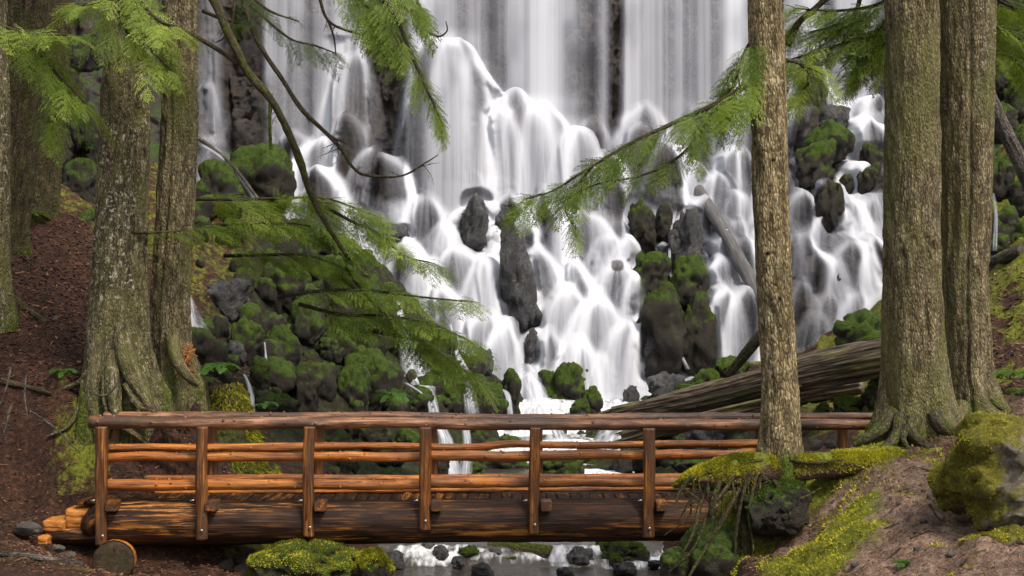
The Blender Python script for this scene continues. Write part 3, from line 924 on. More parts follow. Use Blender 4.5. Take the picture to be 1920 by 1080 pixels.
ys_ = np.concatenate([np.arange(-3, 8, 0.5), np.arange(8, 11, 0.15), np.arange(11, 25, 0.055), np.arange(25, 44, 0.10)])
xs_ = np.concatenate([np.arange(-20, -11, 0.4), np.arange(-11, 11, 0.06), np.arange(11, 20.5, 0.4)])
GXX, GYY = np.meshgrid(xs_, ys_)
GZZ = ground(GXX.ravel(), GYY.ravel()).reshape(GXX.shape)
gpx = 960 + GXX / np.maximum(GYY, 1) * FPX
gpy = 540 - GZZ / np.maximum(GYY, 1) * FPX
gsl = 1 / np.sqrt(1 + np.gradient(GZZ, axis=0) ** 2 / np.gradient(GYY, axis=0) ** 2 + np.gradient(GZZ, axis=1) ** 2 / np.gradient(GXX, axis=1) ** 2)
pale = sstep(2.6, 3.6, GXX) * (1 - sstep(16.9, 17.5, GYY)) + .5 * sstep(4.6, 6, GXX) * sstep(17, 18, GYY) * (1 - sstep(19, 21, GYY))
gm = 0.16 + 0.1 * gsl
def blob(x, y, r, a):
    return a * np.exp(-((GXX - x) ** 2 + (GYY - y) ** 2) / (r * r))
gm = gm + sstep(23.5, 26, GYY) * 0.24 + sstep(4.5, 7, GXX) * sstep(19.5, 21.5, GYY) * (0.12 + 1.3 * (fbm(np.stack([GXX, GYY, 0 * GXX], -1) * 1.6, 3, 73) - .42))
gm = gm - sstep(-4.5, -6.0, GXX) * (1 - sstep(27, 29, GYY)) * sstep(21, 22.5, GYY) * 0.35
MOSSPOTS = [(1600, 960, 15.8, .35, .7), (1570, 1010, 15.2, .4, .8), (1510, 1045, 15.2, .35, .8), (1590, 935, 16.4, .3, .6), (1500, 1065, 14.8, .3, .9), (1560, 1060, 14.4, .28, .8), (1480, 1040, 15.6, .3, .7), (1620, 940, 16.2, .22, .7), (1545, 985, 15.8, .25, .7), (1640, 985, 15.0, .18, .45), (1400, 880, 17.4, .5, .6), (1550, 855, 17.7, .5, .7), (1640, 852, 17.8, .4, .6),
            (150, 830, 21, .5, .3), (180, 870, 20.9, .4, .3), (560, 1060, 21.2, .9, .8), (640, 1062, 21.5, .5, .7), (1340, 1020, 17, .4, .5), (1290, 1060, 17.2, .4, .5)]
for px, py, Y, r, a in MOSSPOTS:
    q = P(px, py, Y)
    gm = gm + blob(q[0], q[1], r, a)
gm = gm - sstep(2.4, 3.0, GXX) * (1 - sstep(16.2, 16.8, GYY)) * 0.14
gmn = fbm(np.stack([GXX, GYY, 0 * GXX], -1) * 2.2, 3, 71) - .5
gm = np.where(GYY < 20, gm + gmn * 0.5, gm)
GZZ = GZZ + np.where(GYY < 20, np.clip(gm - .3, 0, 1) * .14 * fbm(np.stack([GXX, GYY, 0 * GXX], -1) * 6, 3, 72), 0)
wet = np.exp(-((GXX - 0.6) / 2.2) ** 2) * sstep(19, 20, GYY) * (1 - sstep(25, 27, GYY))
gr = np_mesh('ground', np.stack([GXX, GYY, GZZ], -1).reshape(-1, 3), grid_faces(len(ys_), len(xs_)), M['ground'], None, True,
             {'pale': pale.ravel(), 'rocky': (sstep(23.3, 25.5, GYY) * sstep(-6.6, -5.6, GXX) * (1 - sstep(4.6, 6, GXX))).ravel(), 'moss': np.clip(gm - wet * 0.4, 0, 1).ravel()})
kind(gr, 'structure')

# ---------------------------------------------------------------- the stream
sxs = np.arange(-5.5, 6.0, 0.045)
sys_ = np.arange(15.5, 39.4, 0.045)
SXX, SYY = np.meshgrid(sxs, sys_)
sp_ = np.stack([SXX, SYY, np.zeros_like(SXX)], -1).reshape(-1, 3)
jit = (fbm(sp_ * 0.9, 3, 61).reshape(SXX.shape) - 0.5) * 1.5
SZZ = np.interp(SYY + jit * sstep(21.5, 23.2, SYY), SY, SZ)
sl = np.abs(np.gradient(SZZ, 0.045, axis=0))
SZZ = SZZ + (fbm(sp_ * np.array([2.5, 2.5, 1]), 4, 63).reshape(SXX.shape) - 0.5) * (0.05 + 0.10 * np.clip(sl * 2, 0, 1))
foam = np.clip(sl * 1.3, 0, 0.8) + 0.06
foam = foam + 0.12 * sstep(34, 37, SYY) + 0.3 * np.exp(-((SXX - 2.2) / 1.6) ** 2) * sstep(30, 32, SYY) - 0.30 * (1 - sstep(21.9, 22.7, SYY)) - 0.22 * sstep(21.9, 22.7, SYY) * (1 - sstep(25, 27, SYY)) * (fbm(sp_ * np.array([1.8, 1.8, 1]), 2, 64).reshape(SXX.shape) > .45)
for px, py, Y, r, a in ((820, 1035, 23.0, .5, .5), (1080, 1042, 22.9, .5, .4), (1225, 1042, 22.8, .45, .45), (1140, 880, 31.6, .9, .5), (1160, 750, 38.2, .8, .3), (1000, 760, 37, .5, .4)):
    q = P(px, py, Y)
    foam = foam + a * np.exp(-((SXX - q[0]) ** 2 + (SYY - q[1]) ** 2) / (r * r))
st = np_mesh('stream', np.stack([SXX, SYY, SZZ], -1).reshape(-1, 3), grid_faces(len(sys_), len(sxs)), M['stream'], None, True, {'foam': np.clip(foam, 0, 1.2).ravel()})
kind(st, 'structure')

def ribbon(name, pts, wid, dens=0.7, n=60, seed=0, streak=5.0):
    """a rill: a thin sheet of falling water along a line, pts (px, py, Y), wid in photo pixels"""
    W = np.interp(np.linspace(0, 1, n), np.linspace(0, 1, len(wid)), wid)
    pts = [list(p) for p in pts]
    for i in range(len(pts) - 2, -1, -1):              # a rill climbs back into the slope, never leaps
        dy = (pts[i + 1][1] - pts[i][1]) / FPX * pts[i + 1][2]
        pts[i][2] = min(max(pts[i][2], pts[i + 1][2] - .1), pts[i + 1][2] + 0.25 + 0.9 * abs(dy))
    q = spline(P3(pts), n)
    m = 15
    u = np.linspace(-1, 1, m)
    side = np.zeros((n, 1, 3))
    hw = (W / FPX * q[:, 1] / 2)[:, None]
    V = np.repeat(q[:, None], m, 1)
    V[..., 0] += u[None] * hw
    V[..., 1] += (u[None] ** 2) * hw * 0.6
    uu = np.stack([u[None] * np.ones((n, 1)) * hw * 45 / 1.0, np.repeat(np.linspace(0, 1.2, n)[:, None], m, 1), np.zeros((n, m))], -1).reshape(-1, 3)
    s = fbm(uu * np.array([1.0, 1.5, 1]) + seed * 9.1, 3, seed).reshape(n, m)
    d = dens * np.clip(0.35 + 1.6 * (s - 0.3), 0.1, 1.2) * (1 - np.abs(u[None]) ** 3)
    d = d * sstep(0, 0.06, np.linspace(0, 1, n))[:, None] * (1 - 0.6 * sstep(0.9, 1.0, np.linspace(0, 1, n)))[:, None]
    o = np_mesh(name, V.reshape(-1, 3), grid_faces(n, m), M['veil'], None, True, {'dens': np.clip(d, 0, 0.95).ravel()})
    return kind(o, 'structure')
# ================================================================ THE LOG FOOTBRIDGE
br = empty('log_footbridge', P(780, 978, 20.3))
tag(br, 'rustic log footbridge with pole railings crossing the stream below the falls', 'footbridge')
BR0 = br.location.copy()
def bpart(name, acc, mat, smooth=True, parent=None):
    o = acc.build(name, mat, None, smooth)
    par = parent or br
    if par is br:
        rebase(o, BR0)
        o.parent = br
        o.location = (0, 0, 0)
    else:
        rebase(o, BR0)
        o.parent = par
        o.location = (0, 0, 0)
    return o

YN, YF = 19.9, 20.8
def pole(name, pts, radpx, Y, mat, seed, wob=1.6, n=90, nseg=14, label=None):
    """a peeled pole laid along photo points, gently crooked"""
    g = np.random.default_rng(seed)
    xs = np.linspace(pts[0][0], pts[-1][0], 9)
    ys = np.interp(xs, [p[0] for p in pts], [p[1] for p in pts]) + g.normal(0, wob, 9)
    rr = np.interp(xs, np.linspace(xs[0], xs[-1], len(radpx)), radpx) * (1 + g.normal(0, .04, 9)) * Y / FPX * (.84 if name in ('middle_rail', 'lower_rail') else .96)
    q = P3([(x, y, Y + g.normal(0, .012)) for x, y in zip(xs, ys)])
    a = Acc()
    add_tube(a, q, rr, nseg, n, 0.17, 9, seed, ridges=0.004)
    for k in range(int(abs(pts[-1][0] - pts[0][0]) / 34)):          # knots
        x = g.uniform(pts[0][0] + 10, pts[-1][0] - 10)
        i = np.interp(x, xs, np.arange(9))
        c = np.array([np.interp(i, np.arange(9), q[:, j]) for j in range(3)])
        r = np.interp(i, np.arange(9), rr)
        th = g.uniform(-0.6, 2.4)
        d = np.array([0, -math.cos(th), math.sin(th)])
        add_tube(a, [c + d * r * 0.6, c + d * r * 1.16], [r * 0.34, r * 0.2], 7, 4, 0, 1, seed + k)
    o = bpart(name, a, mat)
    if label:
        o['label'] = label
    return o

pole('top_rail', [(168, 791), (700, 794), (1300, 797), (1662, 795)], [12.5, 11.5, 11, 10.5], YN, M['toprail'], 1, 1.2, 150, label='long bark streaked top pole of the near railing')
pole('top_rail', [(196, 780), (700, 783), (1300, 783), (1658, 780)], [9.5, 9.5, 9.5, 8], YF, M['toprail'], 2, 1.2, 150, label='long top pole of the railing on the waterfall side')
pole('middle_rail', [(192, 858), (580, 857), (800, 858)], [10, 10.5, 11], YN, M['rail_warmlit'], 3, 1.0)
pole('middle_rail', [(796, 855), (1216, 853), (1430, 851)], [12, 11, 10.5], YN - .02, M['rail'], 4, 1.0)
pole('middle_rail', [(205, 841), (600, 837), (812, 837)], [8.5, 9.5, 8], YF, M['rail_warmlit'], 5, 1.2)
pole('middle_rail', [(806, 838), (1216, 832), (1430, 830)], [9, 8.5, 8], YF + .02, M['rail'], 6, 1.2)
pole('lower_rail', [(195, 909), (580, 909), (800, 908)], [13, 12, 11.5], YN, M['rail_warmlit'], 7, .8)
pole('lower_rail', [(794, 906), (1216, 904), (1400, 903)], [11.5, 11, 10.5], YN + .02, M['rail'], 8, .8)
pole('lower_rail', [(230, 897), (810, 897), (1400, 893)], [8.5, 8.5, 8.5], YF, M['rail'], 9, .6)
pole('curb_pole', [(205, 925), (800, 919), (1400, 915)], [4.5, 5, 5], YF - .06, M['rail'], 10, .5)

def post(px, top, foot, Y, wpx, mat, seed):
    g = np.random.default_rng(seed)
    s = Y / FPX
    # a split log: rounded outside, flat on the face against the beam
    n, m = 60, 20
    th = np.linspace(0, 2 * np.pi, m, endpoint=False)
    z = np.linspace(-(foot - 540) * s, -(top - 540) * s, n)
    w = wpx * s / 2
    ct, sn = np.cos(th), np.sin(th)
    x = np.sign(ct) * np.abs(ct) ** 0.62
    y = np.sign(sn) * np.abs(sn) ** 0.75
    tcv = np.stack([np.tile(x, (n, 1)) * w, np.tile(y, (n, 1)) * w, np.repeat(z[:, None], m, 1) + seed * 2.3], -1)
    k = fbm(tcv.reshape(-1, 3) * np.array([26, 26, 1.6]) + seed, 4, seed).reshape(n, m)
    k2 = fbm(tcv.reshape(-1, 3) * np.array([3, 3, 2.2]) + seed, 2, seed + 1).reshape(n, m)
    R = w * (0.84 + 0.3 * (k - .3) + 0.16 * (k2 - .5))
    cx = (px - 960) * s + (fbm(np.stack([z * 1.6, z * 0, z * 0 + seed], -1), 2, seed) - .5) * 0.035 + g.uniform(-.2, .2) * 0.03 * (z - z[0])
    V = np.stack([cx[:, None] + x[None] * R, Y + y[None] * R * 0.75, np.repeat(z[:, None], m, 1)], -1)
    V[0, :, 2] += (k[0] - .5) * 0.05
    V = V.reshape(-1, 3)
    F = grid_faces(n, m, True)
    a = Acc()
    a.add(V, F, tc=tcv.reshape(-1, 3))
    top_c = np.append(V[-m:].mean(0, keepdims=True), V[:m].mean(0, keepdims=True), 0)
    j = np.arange(m)
    T = np.concatenate([np.stack([np.full(m, len(V)), (n - 1) * m + j, (n - 1) * m + (j + 1) % m], 1), np.stack([np.full(m, len(V) + 1), (j + 1) % m, j], 1)])
    a.V.append(top_c)
    a.F3.append(T)
    a.A['tc'].append(np.array([[0, 0, 0], [0, 0, 1.0]]))
    a.n += 2
    return bpart('post', a, mat)

NEAR = [(191, 800, 1022, 25), (377, 800, 1012, 24), (580, 800, 1006, 23), (797, 801, 994, 23), (1002, 802, 1001, 23), (1217, 803, 1008, 24), (1440, 803, 990, 24)]
for i, (px, t0, f0, wp) in enumerate(NEAR):
    po = post(px, t0, f0, YN - .19, wp, M['post'], 20 + i)
    a = Acc()                                             # the carriage bolt through the post
    c = P(px + 1, f0 - 17, YN - .19 - 0.075)
    V, F = ico(2)
    a.add(V * np.array([.021, .010, .021]) + c, F)
    th = np.linspace(0, 2 * np.pi, 12, endpoint=False)
    bpart('bolt', a, M['steel'], True, po)
    # the bearer under the deck sticking out beside the post
    if i < 6:
        x0, y0 = px + 13, 938
        c = P(x0 + 9, 947, YN - .12)
        bm = bmesh.new()
        bmesh.ops.create_cube(bm, size=1)
        bmesh.ops.scale(bm, vec=(.15, .34, .13), verts=bm.verts)
        bmesh.ops.bevel(bm, geom=bm.edges[:], offset=.012, segments=2, affect='EDGES')
        V = np.array([v.co[:] for v in bm.verts]) + c
        for nf in (3, 4):
            pass
        bmesh.ops.triangulate(bm, faces=bm.faces[:])
        F = np.array([[v.index for v in f.verts] for f in bm.faces])
        bm.free()
        a = Acc()
        a.add(V, F, tc=np.stack([V[:, 0] + i, V[:, 2], V[:, 1]], 1))
        bpart('bearer', a, M['post'], False)
        a = Acc()
        add_tube(a, P3([(px - 13, 937.5, YN - .25), (px - 21, 939, YN - .25)]), [.009, .009], 8, 3)
        bpart('pin', a, M['steel'], True, po)
FAR = [(216, 788, 955), (399, 788, 955), (598, 788, 955), (811, 788, 955), (1010, 788, 955), (1214, 788, 955), (1424, 788, 950), (1580, 788, 940)]
for i, (px, t0, f0) in enumerate(FAR):
    post(px, t0, f0, YF + .17, 20, M['post'], 40 + i)

# the two stringer logs the deck lies on
def stringer(name, pts, rad, Y, seed, label):
    a = Acc()
    q = P3([(x, y, Y) for x, y in pts])
    add_tube(a, q, [r * Y / FPX for r in rad], 40, 240, 0.05, 3, seed, ridges=0.014)
    o = bpart(name, a, M['beam'])
    o['label'] = label
    return o
stringer('stringer_log', [(90, 1004), (140, 1003), (186, 1002), (206, 980), (420, 979), (800, 977), (1470, 972)], [16, 19, 20, 41, 42, 41, 40], YN + .13, 3, 'thick dark near log with orange scraped streaks')
stringer('stringer_log', [(120, 985), (600, 962), (1000, 960), (1470, 958)], [32, 38, 37, 36], YF + .02, 4, 'thick dark log carrying the waterfall side of the deck')

# deck: split planks laid crosswise
a = Acc()
x0, x1 = P(150, 0, 20.3)[0], P(1500, 0, 20.3)[0]
g = np.random.default_rng(8)
x = x0
while x < x1:
    w = g.uniform(.13, .2)
    V, F = ico(3)
    pw = 8
    V = V / ((np.abs(V) ** pw).sum(1, keepdims=True) ** (1 / pw))
    V = V * np.array([w / 2 - .006, .40, .032])
    V[:, 2] += (fbm(V * 14 + x * 7, 3, 6) - .5) * .02
    V = V + np.array([x + w / 2, 20.38, -3.02 + g.normal(0, .006)])
    a.add(V, F, tc=np.stack([V[:, 0], V[:, 2], V[:, 1] + x], 1))
    x += w
bpart('deck', a, M['beam'])

# the round sill log the end of the span rests on, its cut end towards us
sl_ = Acc()
q = P3([(212, 1053, 19.35), (222, 1046, 20.2), (236, 1030, 21.4)])
add_tube(sl_, q, [.285, .28, .275], 40, 40, 0.06, 4, 6, caps=False, ridges=0.006)
sill = bpart('sill_log', sl_, M['cutwood'])
sill['label'] = 'short round log under the end of the span with a dark cut end'
a = Acc()
th = np.linspace(0, 2 * np.pi, 40, endpoint=False)
rr = np.linspace(0, 0.28, 14)
T_, N_, B_ = frames(q)
c0 = P(212, 1053, 19.35) - T_[0] * 0.012
V = c0 + rr[:, None, None] * (np.cos(th)[None, :, None] * N_[0] + np.sin(th)[None, :, None] * B_[0])
V = V + T_[0] * ((rr / 0.28) ** 6 * 0.03)[:, None, None]
tcv = np.stack([V[..., 0] * .35, V[..., 2] * .35, V[..., 1] * 0 + .3], -1)
a.add(V.reshape(-1, 3), grid_faces(14, 40, True)[:, ::-1], tc=tcv.reshape(-1, 3))
bpart('cut_end', a, M['endgrain'], True, sill)

# the two hewn blocks that step up onto the deck
def hewn(name, px0, px1, py0, py1, Y, dep, seed):
    V, F = ico(4)
    pw = 14
    V = V / ((np.abs(V) ** pw).sum(1, keepdims=True) ** (1 / pw))
    s = Y / FPX
    V = V * np.array([(px1 - px0) * s / 2, dep / 2, (py1 - py0) * s / 2])
    V = V + (fbm(V * 9 + seed, 3, seed) - .5)[:, None] * 0.03 + (fbm(V * np.array([4, 30, 30]) + seed, 3, seed) - .5)[:, None] * 0.025
    V = V + P((px0 + px1) / 2, (py0 + py1) / 2, Y + dep / 2)
    a = Acc()
    a.add(V, F, tc=np.stack([V[:, 1], V[:, 2], V[:, 0] + seed], 1))
    return bpart(name, a, M['cutwood'])
hewn('step_block', 134, 182, 948, 986, 19.95, .7, 5)
hewn('step_block', 95, 138, 968, 988, 19.9, .8, 6)
hewn('wedge_block', 74, 94, 1004, 1034, 19.75, .25, 7)
# ================================================================ TREES
def make_trunk(parent, origin, prof, Y, zbase_px, mat, seed, flare=(0.0, .6, 5, 0.0), top=15.0, ridge=0.03, nth=150, moss_h=0.9, moss_amt=0.7, sq=0.0, moss_all=0.0, mid_split=None):
    """prof: (centre px, py, half width px) from top to base at distance Y"""
    s = Y / FPX
    pr = sorted(prof, key=lambda p: -p[1])                  # base first
    zk = np.array([-(p[1] - 540) * s for p in pr])
    ck = np.array([(p[0] - 960) * s for p in pr])
    rk = np.array([p[2] * s for p in pr])
    zb = -(zbase_px - 540) * s
    ztop_view = 4.4 * Y / 20
    zs = np.concatenate([np.linspace(zb - 1.2, ztop_view, 350), np.linspace(ztop_view, top, 24)[1:]])
    # beyond the ends go on straight
    dz = zk[-1] - zk[-2]
    slope = (ck[-1] - ck[-2]) / dz
    cx = np.interp(zs, zk, ck)
    cx = np.where(zs > zk[-1], ck[-1] + slope * (zs - zk[-1]) * 0.8, cx)
    r = np.interp(zs, zk, rk) * np.where(zs > zk[-1], np.clip(1 - 0.035 * (zs - zk[-1]), 0.25, 1), 1)
    th = np.linspace(0, 2 * np.pi, nth, endpoint=False)
    A, h, nl, ph = flare
    hz = np.clip((zs - zb) / h, -3, 60)
    fl = np.where(hz > 0, np.exp(-np.maximum(hz, 0)), 1 + 0.25 * np.minimum(-hz, 1.2))
    lob = 0.55 + 0.45 * np.cos(nl * th + ph)[None] * 1.0 + 0.25 * np.cos((nl - 2) * th + 2 * ph + 1)[None]
    R = r[:, None] * (1 + A * fl[:, None] * lob)
    R = R * (1 + 0.03 * np.cos(2 * th + seed)[None] + sq * np.cos(3 * th + seed * 2)[None])
    if mid_split is not None:                               # a long seam between two grown-together stems
        thc, dep, wd = mid_split
        d = np.angle(np.exp(1j * (th - thc)))
        wv = thc * 0 + 0.12 * np.sin(zs * 0.8)[:, None]
        R = R * (1 - dep * np.exp(-((d[None] - wv) / wd) ** 2))
    tcv = np.stack([R * np.cos(th), R * np.sin(th), np.repeat(zs[:, None], nth, 1) + seed * 5.3], -1)
    tp = tcv.reshape(-1, 3)
    n1 = fbm(tp * np.array([7.5, 7.5, 1.0]) + fbm(tp * 1.5, 2, seed + 9)[:, None] * 1.2, 4, seed).reshape(R.shape)
    n2 = fbm(tp * np.array([26, 26, 5]), 3, seed + 3).reshape(R.shape)
    R = R + ridge * (1.6 - 6.5 * np.abs(n1 - .5)) * 0.85 + ridge * 0.9 * (n2 - .5)
    R = R + r[:, None] * 0.07 * (fbm(tp * np.array([1.6, 1.6, .8]), 2, seed + 7).reshape(R.shape) - .5)
    wob = (fbm(np.stack([zs * .5, zs * 0 + seed, zs * 0], -1), 2, seed + 1) - .5) * 0.06
    V = np.stack([cx[:, None] + wob[:, None] + R * np.cos(th), Y + R * np.sin(th), np.repeat(zs[:, None], nth, 1)], -1).reshape(-1, 3)
    mo = moss_amt * np.exp(-np.maximum(0, zs - zb) / moss_h)[:, None] * (0.55 + 0.45 * lob) + moss_all + 0 * R
    o = np_mesh('trunk', V - origin, grid_faces(len(zs), nth, True), mat, parent, True, {'tc': tp, 'moss': np.clip(mo, 0, 1).ravel()})
    return o

def roots_part(parent, origin, lines, mat, seed=0, name='root', ridges=.006, moss=.35, drop=.02):
    for i, (pts, rad) in enumerate(lines):
        a = Acc()
        q = P3(pts)
        r = np.array(rad) * np.array([p[2] for p in pts]) / FPX
        add_tube(a, q, r, 14, 50, .22, 5, seed + i, ridges=ridges, at={'moss': moss})
        o = a.build(name, mat)
        me = o.data
        rebase(o, origin)
        o.location = (0, 0, 0)
        o.parent = parent

def crown_part(parent, origin, c, rad, n, size, seed, mat):
    """the leafy crown high over the picture: flat drooping sprays"""
    g = np.random.default_rng(seed)
    a = Acc()
    k = np.arange(n)
    d = g.normal(size=(n, 3))
    d /= np.linalg.norm(d, axis=1, keepdims=True)
    p = np.asarray(c) + d * np.asarray(rad) * (g.random((n, 1)) ** (1 / 3))
    az = g.uniform(0, 2 * np.pi, n)
    f = np.stack([np.cos(az), np.sin(az), -0.35 + 0 * az], -1)
    sd = np.stack([-np.sin(az), np.cos(az), g.normal(0, .3, n)], -1)
    L = size * g.uniform(.6, 1.3, n)[:, None]
    V = np.stack([p - f * 0, p + f * L * .5 + sd * L * .22, p + f * L, p + f * L * .5 - sd * L * .22], 1).reshape(-1, 3)
    F = np.arange(4 * n).reshape(-1, 4)
    o = np_mesh('crown', V - origin, F, mat, parent, False, {'tint': np.repeat(g.random(n), 4)})
    return o

def tree(label, prof, Y, zbase, mat, seed, name='fir_tree', crown=None, **kw):
    o = P(prof[-1][0], zbase, Y)
    t_ = empty(name, o)
    tag(t_, label, 'tree')
    make_trunk(t_, o, prof, Y, zbase, mat, seed, **kw)
    if crown:
        c, rad, n, size = crown
        crown_part(t_, o, c, rad, n, size, seed, M['needle_dark'])
    return t_, o

T = {}
T['edge'] = tree('bark striped trunk cut off by the edge beside the red brown slope', [(-42, 0, 50), (-40, 300, 54), (-46, 500, 56), (-50, 600, 60)], 23.0, 600, M['bark_lichen'], 1, flare=(.3, .7, 5, 0))
T['lean'] = tree('broad leaning trunk standing on top of the needle covered slope', [(50, 0, 52), (40, 150, 50), (18, 300, 46), (2, 430, 46), (-4, 470, 52)], 26, 470, M['bark_dark'], 2, flare=(.35, .9, 5, 1))
T['behind'] = tree('dark trunk half hidden behind the broad leaning trunk', [(98, 0, 36), (84, 200, 38), (66, 400, 42)], 28.2, 430, M['bark_dark'], 3, flare=(.3, .8, 5, 1))
T['lichen'] = tree('big trunk speckled with pale lichen and moss, its roots gripping the bank', [(238, 0, 37), (235, 200, 41), (230, 400, 45), (224, 550, 49), (222, 660, 56), (228, 730, 64)], 21.6, 735, M['bark_lichen'], 4, flare=(.38, .45, 6, .4), ridge=.03, moss_h=.8, moss_amt=.65, mid_split=(-0.95, .16, .16))
T['twin'] = tree('slimmer dark trunk standing right against the lichen speckled one', [(338, 0, 27), (335, 200, 30), (328, 400, 31), (320, 550, 31), (319, 640, 34), (328, 715, 42)], 22.4, 715, M['bark_grey'], 5, flare=(.45, .4, 5, 2.0), moss_h=.7, moss_amt=.6, mid_split=(-1.9, .14, .13))
T['tan'] = tree('slender tan barked trunk rising from the mossy overhang in front of the railing', [(1437, 0, 30), (1443, 200, 31), (1448, 400, 31), (1456, 600, 31), (1464, 750, 33), (1462, 850, 36)], 17.4, 856, M['bark_tan'], 6, flare=(.28, .22, 5, 1.2), ridge=.013, moss_h=.28, moss_amt=.75, nth=120)
T['thick'] = tree('thickest straight trunk of the grown together pair beside the boulder', [(1707, 0, 45), (1708, 200, 45), (1708, 400, 48), (1712, 600, 53), (1717, 750, 57), (1722, 800, 62)], 18.4, 800, M['bark_grey'], 7, flare=(.45, .35, 6, .2), ridge=.022, moss_h=.5, moss_amt=.75)
T['split'] = tree('straight trunk with a long dark seam, second of the grown together pair', [(1808, 0, 52), (1806, 300, 49), (1806, 500, 43), (1812, 700, 40), (1822, 770, 46)], 19.1, 775, M['bark_grey'], 8, flare=(.55, .4, 5, 2.4), ridge=.022, moss_h=.55, moss_amt=.75, mid_split=(-1.75, .13, .07))

roots_part(*T['lichen'], [
    ([(226, 610, 21.25), (240, 680, 21.05), (268, 735, 20.9), (300, 785, 20.85), (318, 840, 21.2)], [16, 18, 14, 9, 4]),
    ([(190, 610, 21.3), (178, 690, 21.05), (172, 745, 20.95), (182, 800, 20.9), (176, 850, 20.9)], [12, 15, 12, 8, 4]),
    ([(212, 660, 21.15), (212, 730, 20.9), (222, 785, 20.8), (262, 822, 20.9), (300, 850, 21.2)], [12, 14, 10, 6, 3]),
    ([(236, 720, 20.95), (262, 760, 20.85), (310, 778, 20.9), (356, 806, 21.2)], [7, 8, 6, 3]),
    ([(180, 690, 21.1), (140, 722, 21.2), (95, 730, 21.3), (30, 722, 21.5)], [7, 6, 4, 2]),
    ([(200, 680, 21.1), (196, 740, 20.9), (204, 790, 20.85), (196, 860, 20.95)], [6, 7, 5, 3]),
    ([(250, 690, 21.0), (262, 745, 20.85), (254, 800, 20.85), (240, 850, 21.0)], [6, 6, 5, 2]),
    ([(160, 700, 21.2), (150, 760, 21.0), (128, 800, 20.9), (90, 820, 20.9)], [6, 5, 4, 2]),
], M['bark_lichen'], 60, ridges=.018, moss=.45)
roots_part(*T['twin'], [
    ([(322, 620, 22.0), (330, 670, 21.8), (352, 705, 21.7), (372, 722, 21.8)], [12, 13, 10, 5]),
], M['bark_grey'], 80, ridges=.012, moss=.3)
for k, (px, py, sx_) in enumerate([(1480, 470, 1), (1487, 522, 1), (1425, 470, -1), (1494, 682, 1), (1498, 726, 1), (1440, 475, 0), (1450, 300, 0), (1474, 172, 1), (1462, 560, 0)]):
    a = Acc()
    c = P(px - sx_ * 5, py, 17.4 - (.19 if sx_ == 0 else .02))
    d = np.array([sx_ * .06, -.05 if sx_ == 0 else -.02, .015])
    add_tube(a, [c - d * .6, c, c + d], [.03, .026, .014], 8, 6, .4, 20, k, at={'moss': 0.0})
    o = a.build('knot', M['bark_dark'])
    rebase(o, T['tan'][1])
    o.parent = T['tan'][0]
    o.location = (0, 0, 0)
# roots of the slender tree hanging from the undercut bank
g = np.random.default_rng(3)
lines = []
for k in range(28):
    x = g.uniform(1285, 1440)
    y = 882 + (1440 - x) * 0.06 + g.uniform(-4, 14)
    Y = 17.1 + g.uniform(-.15, .12)
    L = g.uniform(40, 165) * (0.6 if x > 1390 else 1)
    pts = [(x, y, Y), (x + g.normal(0, 8), y + L * .35, Y - .06), (x + g.normal(-4, 14), y + L * .7, Y - .02), (x + g.normal(-8, 22), y + L, Y + g.uniform(-.1, .1))]
    r0 = g.choice([1.2, 1.8, 2.6, 4.0], p=[.4, .3, .2, .1])
    lines.append((pts, [r0, r0 * .85, r0 * .6, r0 * .3]))
for pts, r0 in (([(1408, 880, 16.95), (1392, 930, 16.9), (1380, 1000, 16.9), (1378, 1085, 16.9)], 4), ([(1420, 885, 16.95), (1405, 960, 16.85), (1412, 1030, 16.8), (1400, 1085, 16.8)], 3),
                ([(1330, 905, 17.1), (1312, 950, 17.0), (1300, 1000, 16.9), (1268, 1060, 16.9)], 4), ([(1380, 890, 17.0), (1330, 960, 16.9), (1300, 1030, 16.8), (1252, 1075, 16.9)], 3.5),
                ([(1395, 905, 17.0), (1340, 1000, 16.8), (1310, 1050, 16.7), (1290, 1085, 16.6)], 5), ([(1450, 900, 16.9), (1470, 925, 16.8), (1500, 935, 16.8), (1540, 915, 16.8)], 3),
                ([(1430, 862, 17.1), (1380, 872, 17.1), (1330, 888, 17.1), (1270, 920, 17.1)], 3), ([(1480, 862, 17.1), (1520, 868, 17.15), (1580, 862, 17.2)], 2.5), ([(1300, 893, 17.05), (1282, 910, 17.05), (1268, 940, 17.0)], 4), ([(1350, 900, 16.9), (1334, 950, 16.85), (1336, 976, 16.85)], 5)):
    lines.append((pts, [r0, r0, r0 * .8, r0 * .45][:len(pts)]))
for q_, r0 in (([(1408, 878, 17.2), (1396, 940, 17.15), (1398, 1010, 17.1), (1396, 1095, 17.0)], 13), ([(1440, 880, 17.3), (1428, 950, 17.3), (1424, 1040, 17.2)], 8)):
    lines.append((q_, [r0, r0 * .8, r0 * .8, r0][:len(q_)]))
roots_part(*T['tan'], lines, M['bark_dark'], 120, ridges=.003, moss=.45)
roots_part(*T['thick'], [
    ([(1672, 770, 18.1), (1655, 800, 18.0), (1625, 822, 17.9), (1600, 835, 17.9)], [16, 13, 9, 4]), ([(1690, 780, 18.0), (1684, 815, 17.8), (1660, 838, 17.7), (1630, 846, 17.7)], [15, 12, 8, 3]),
    ([(1715, 785, 17.9), (1712, 815, 17.75), (1740, 838, 17.7), (1760, 842, 17.7)], [14, 11, 8, 3]), ([(1750, 775, 18.0), (1765, 800, 17.9), (1800, 812, 17.9), (1835, 806, 18)], [16, 14, 10, 5]),
    ([(1700, 800, 17.8), (1693, 822, 17.7), (1704, 842, 17.65)], [9, 7, 3])], M['root'], 160, moss=.5)
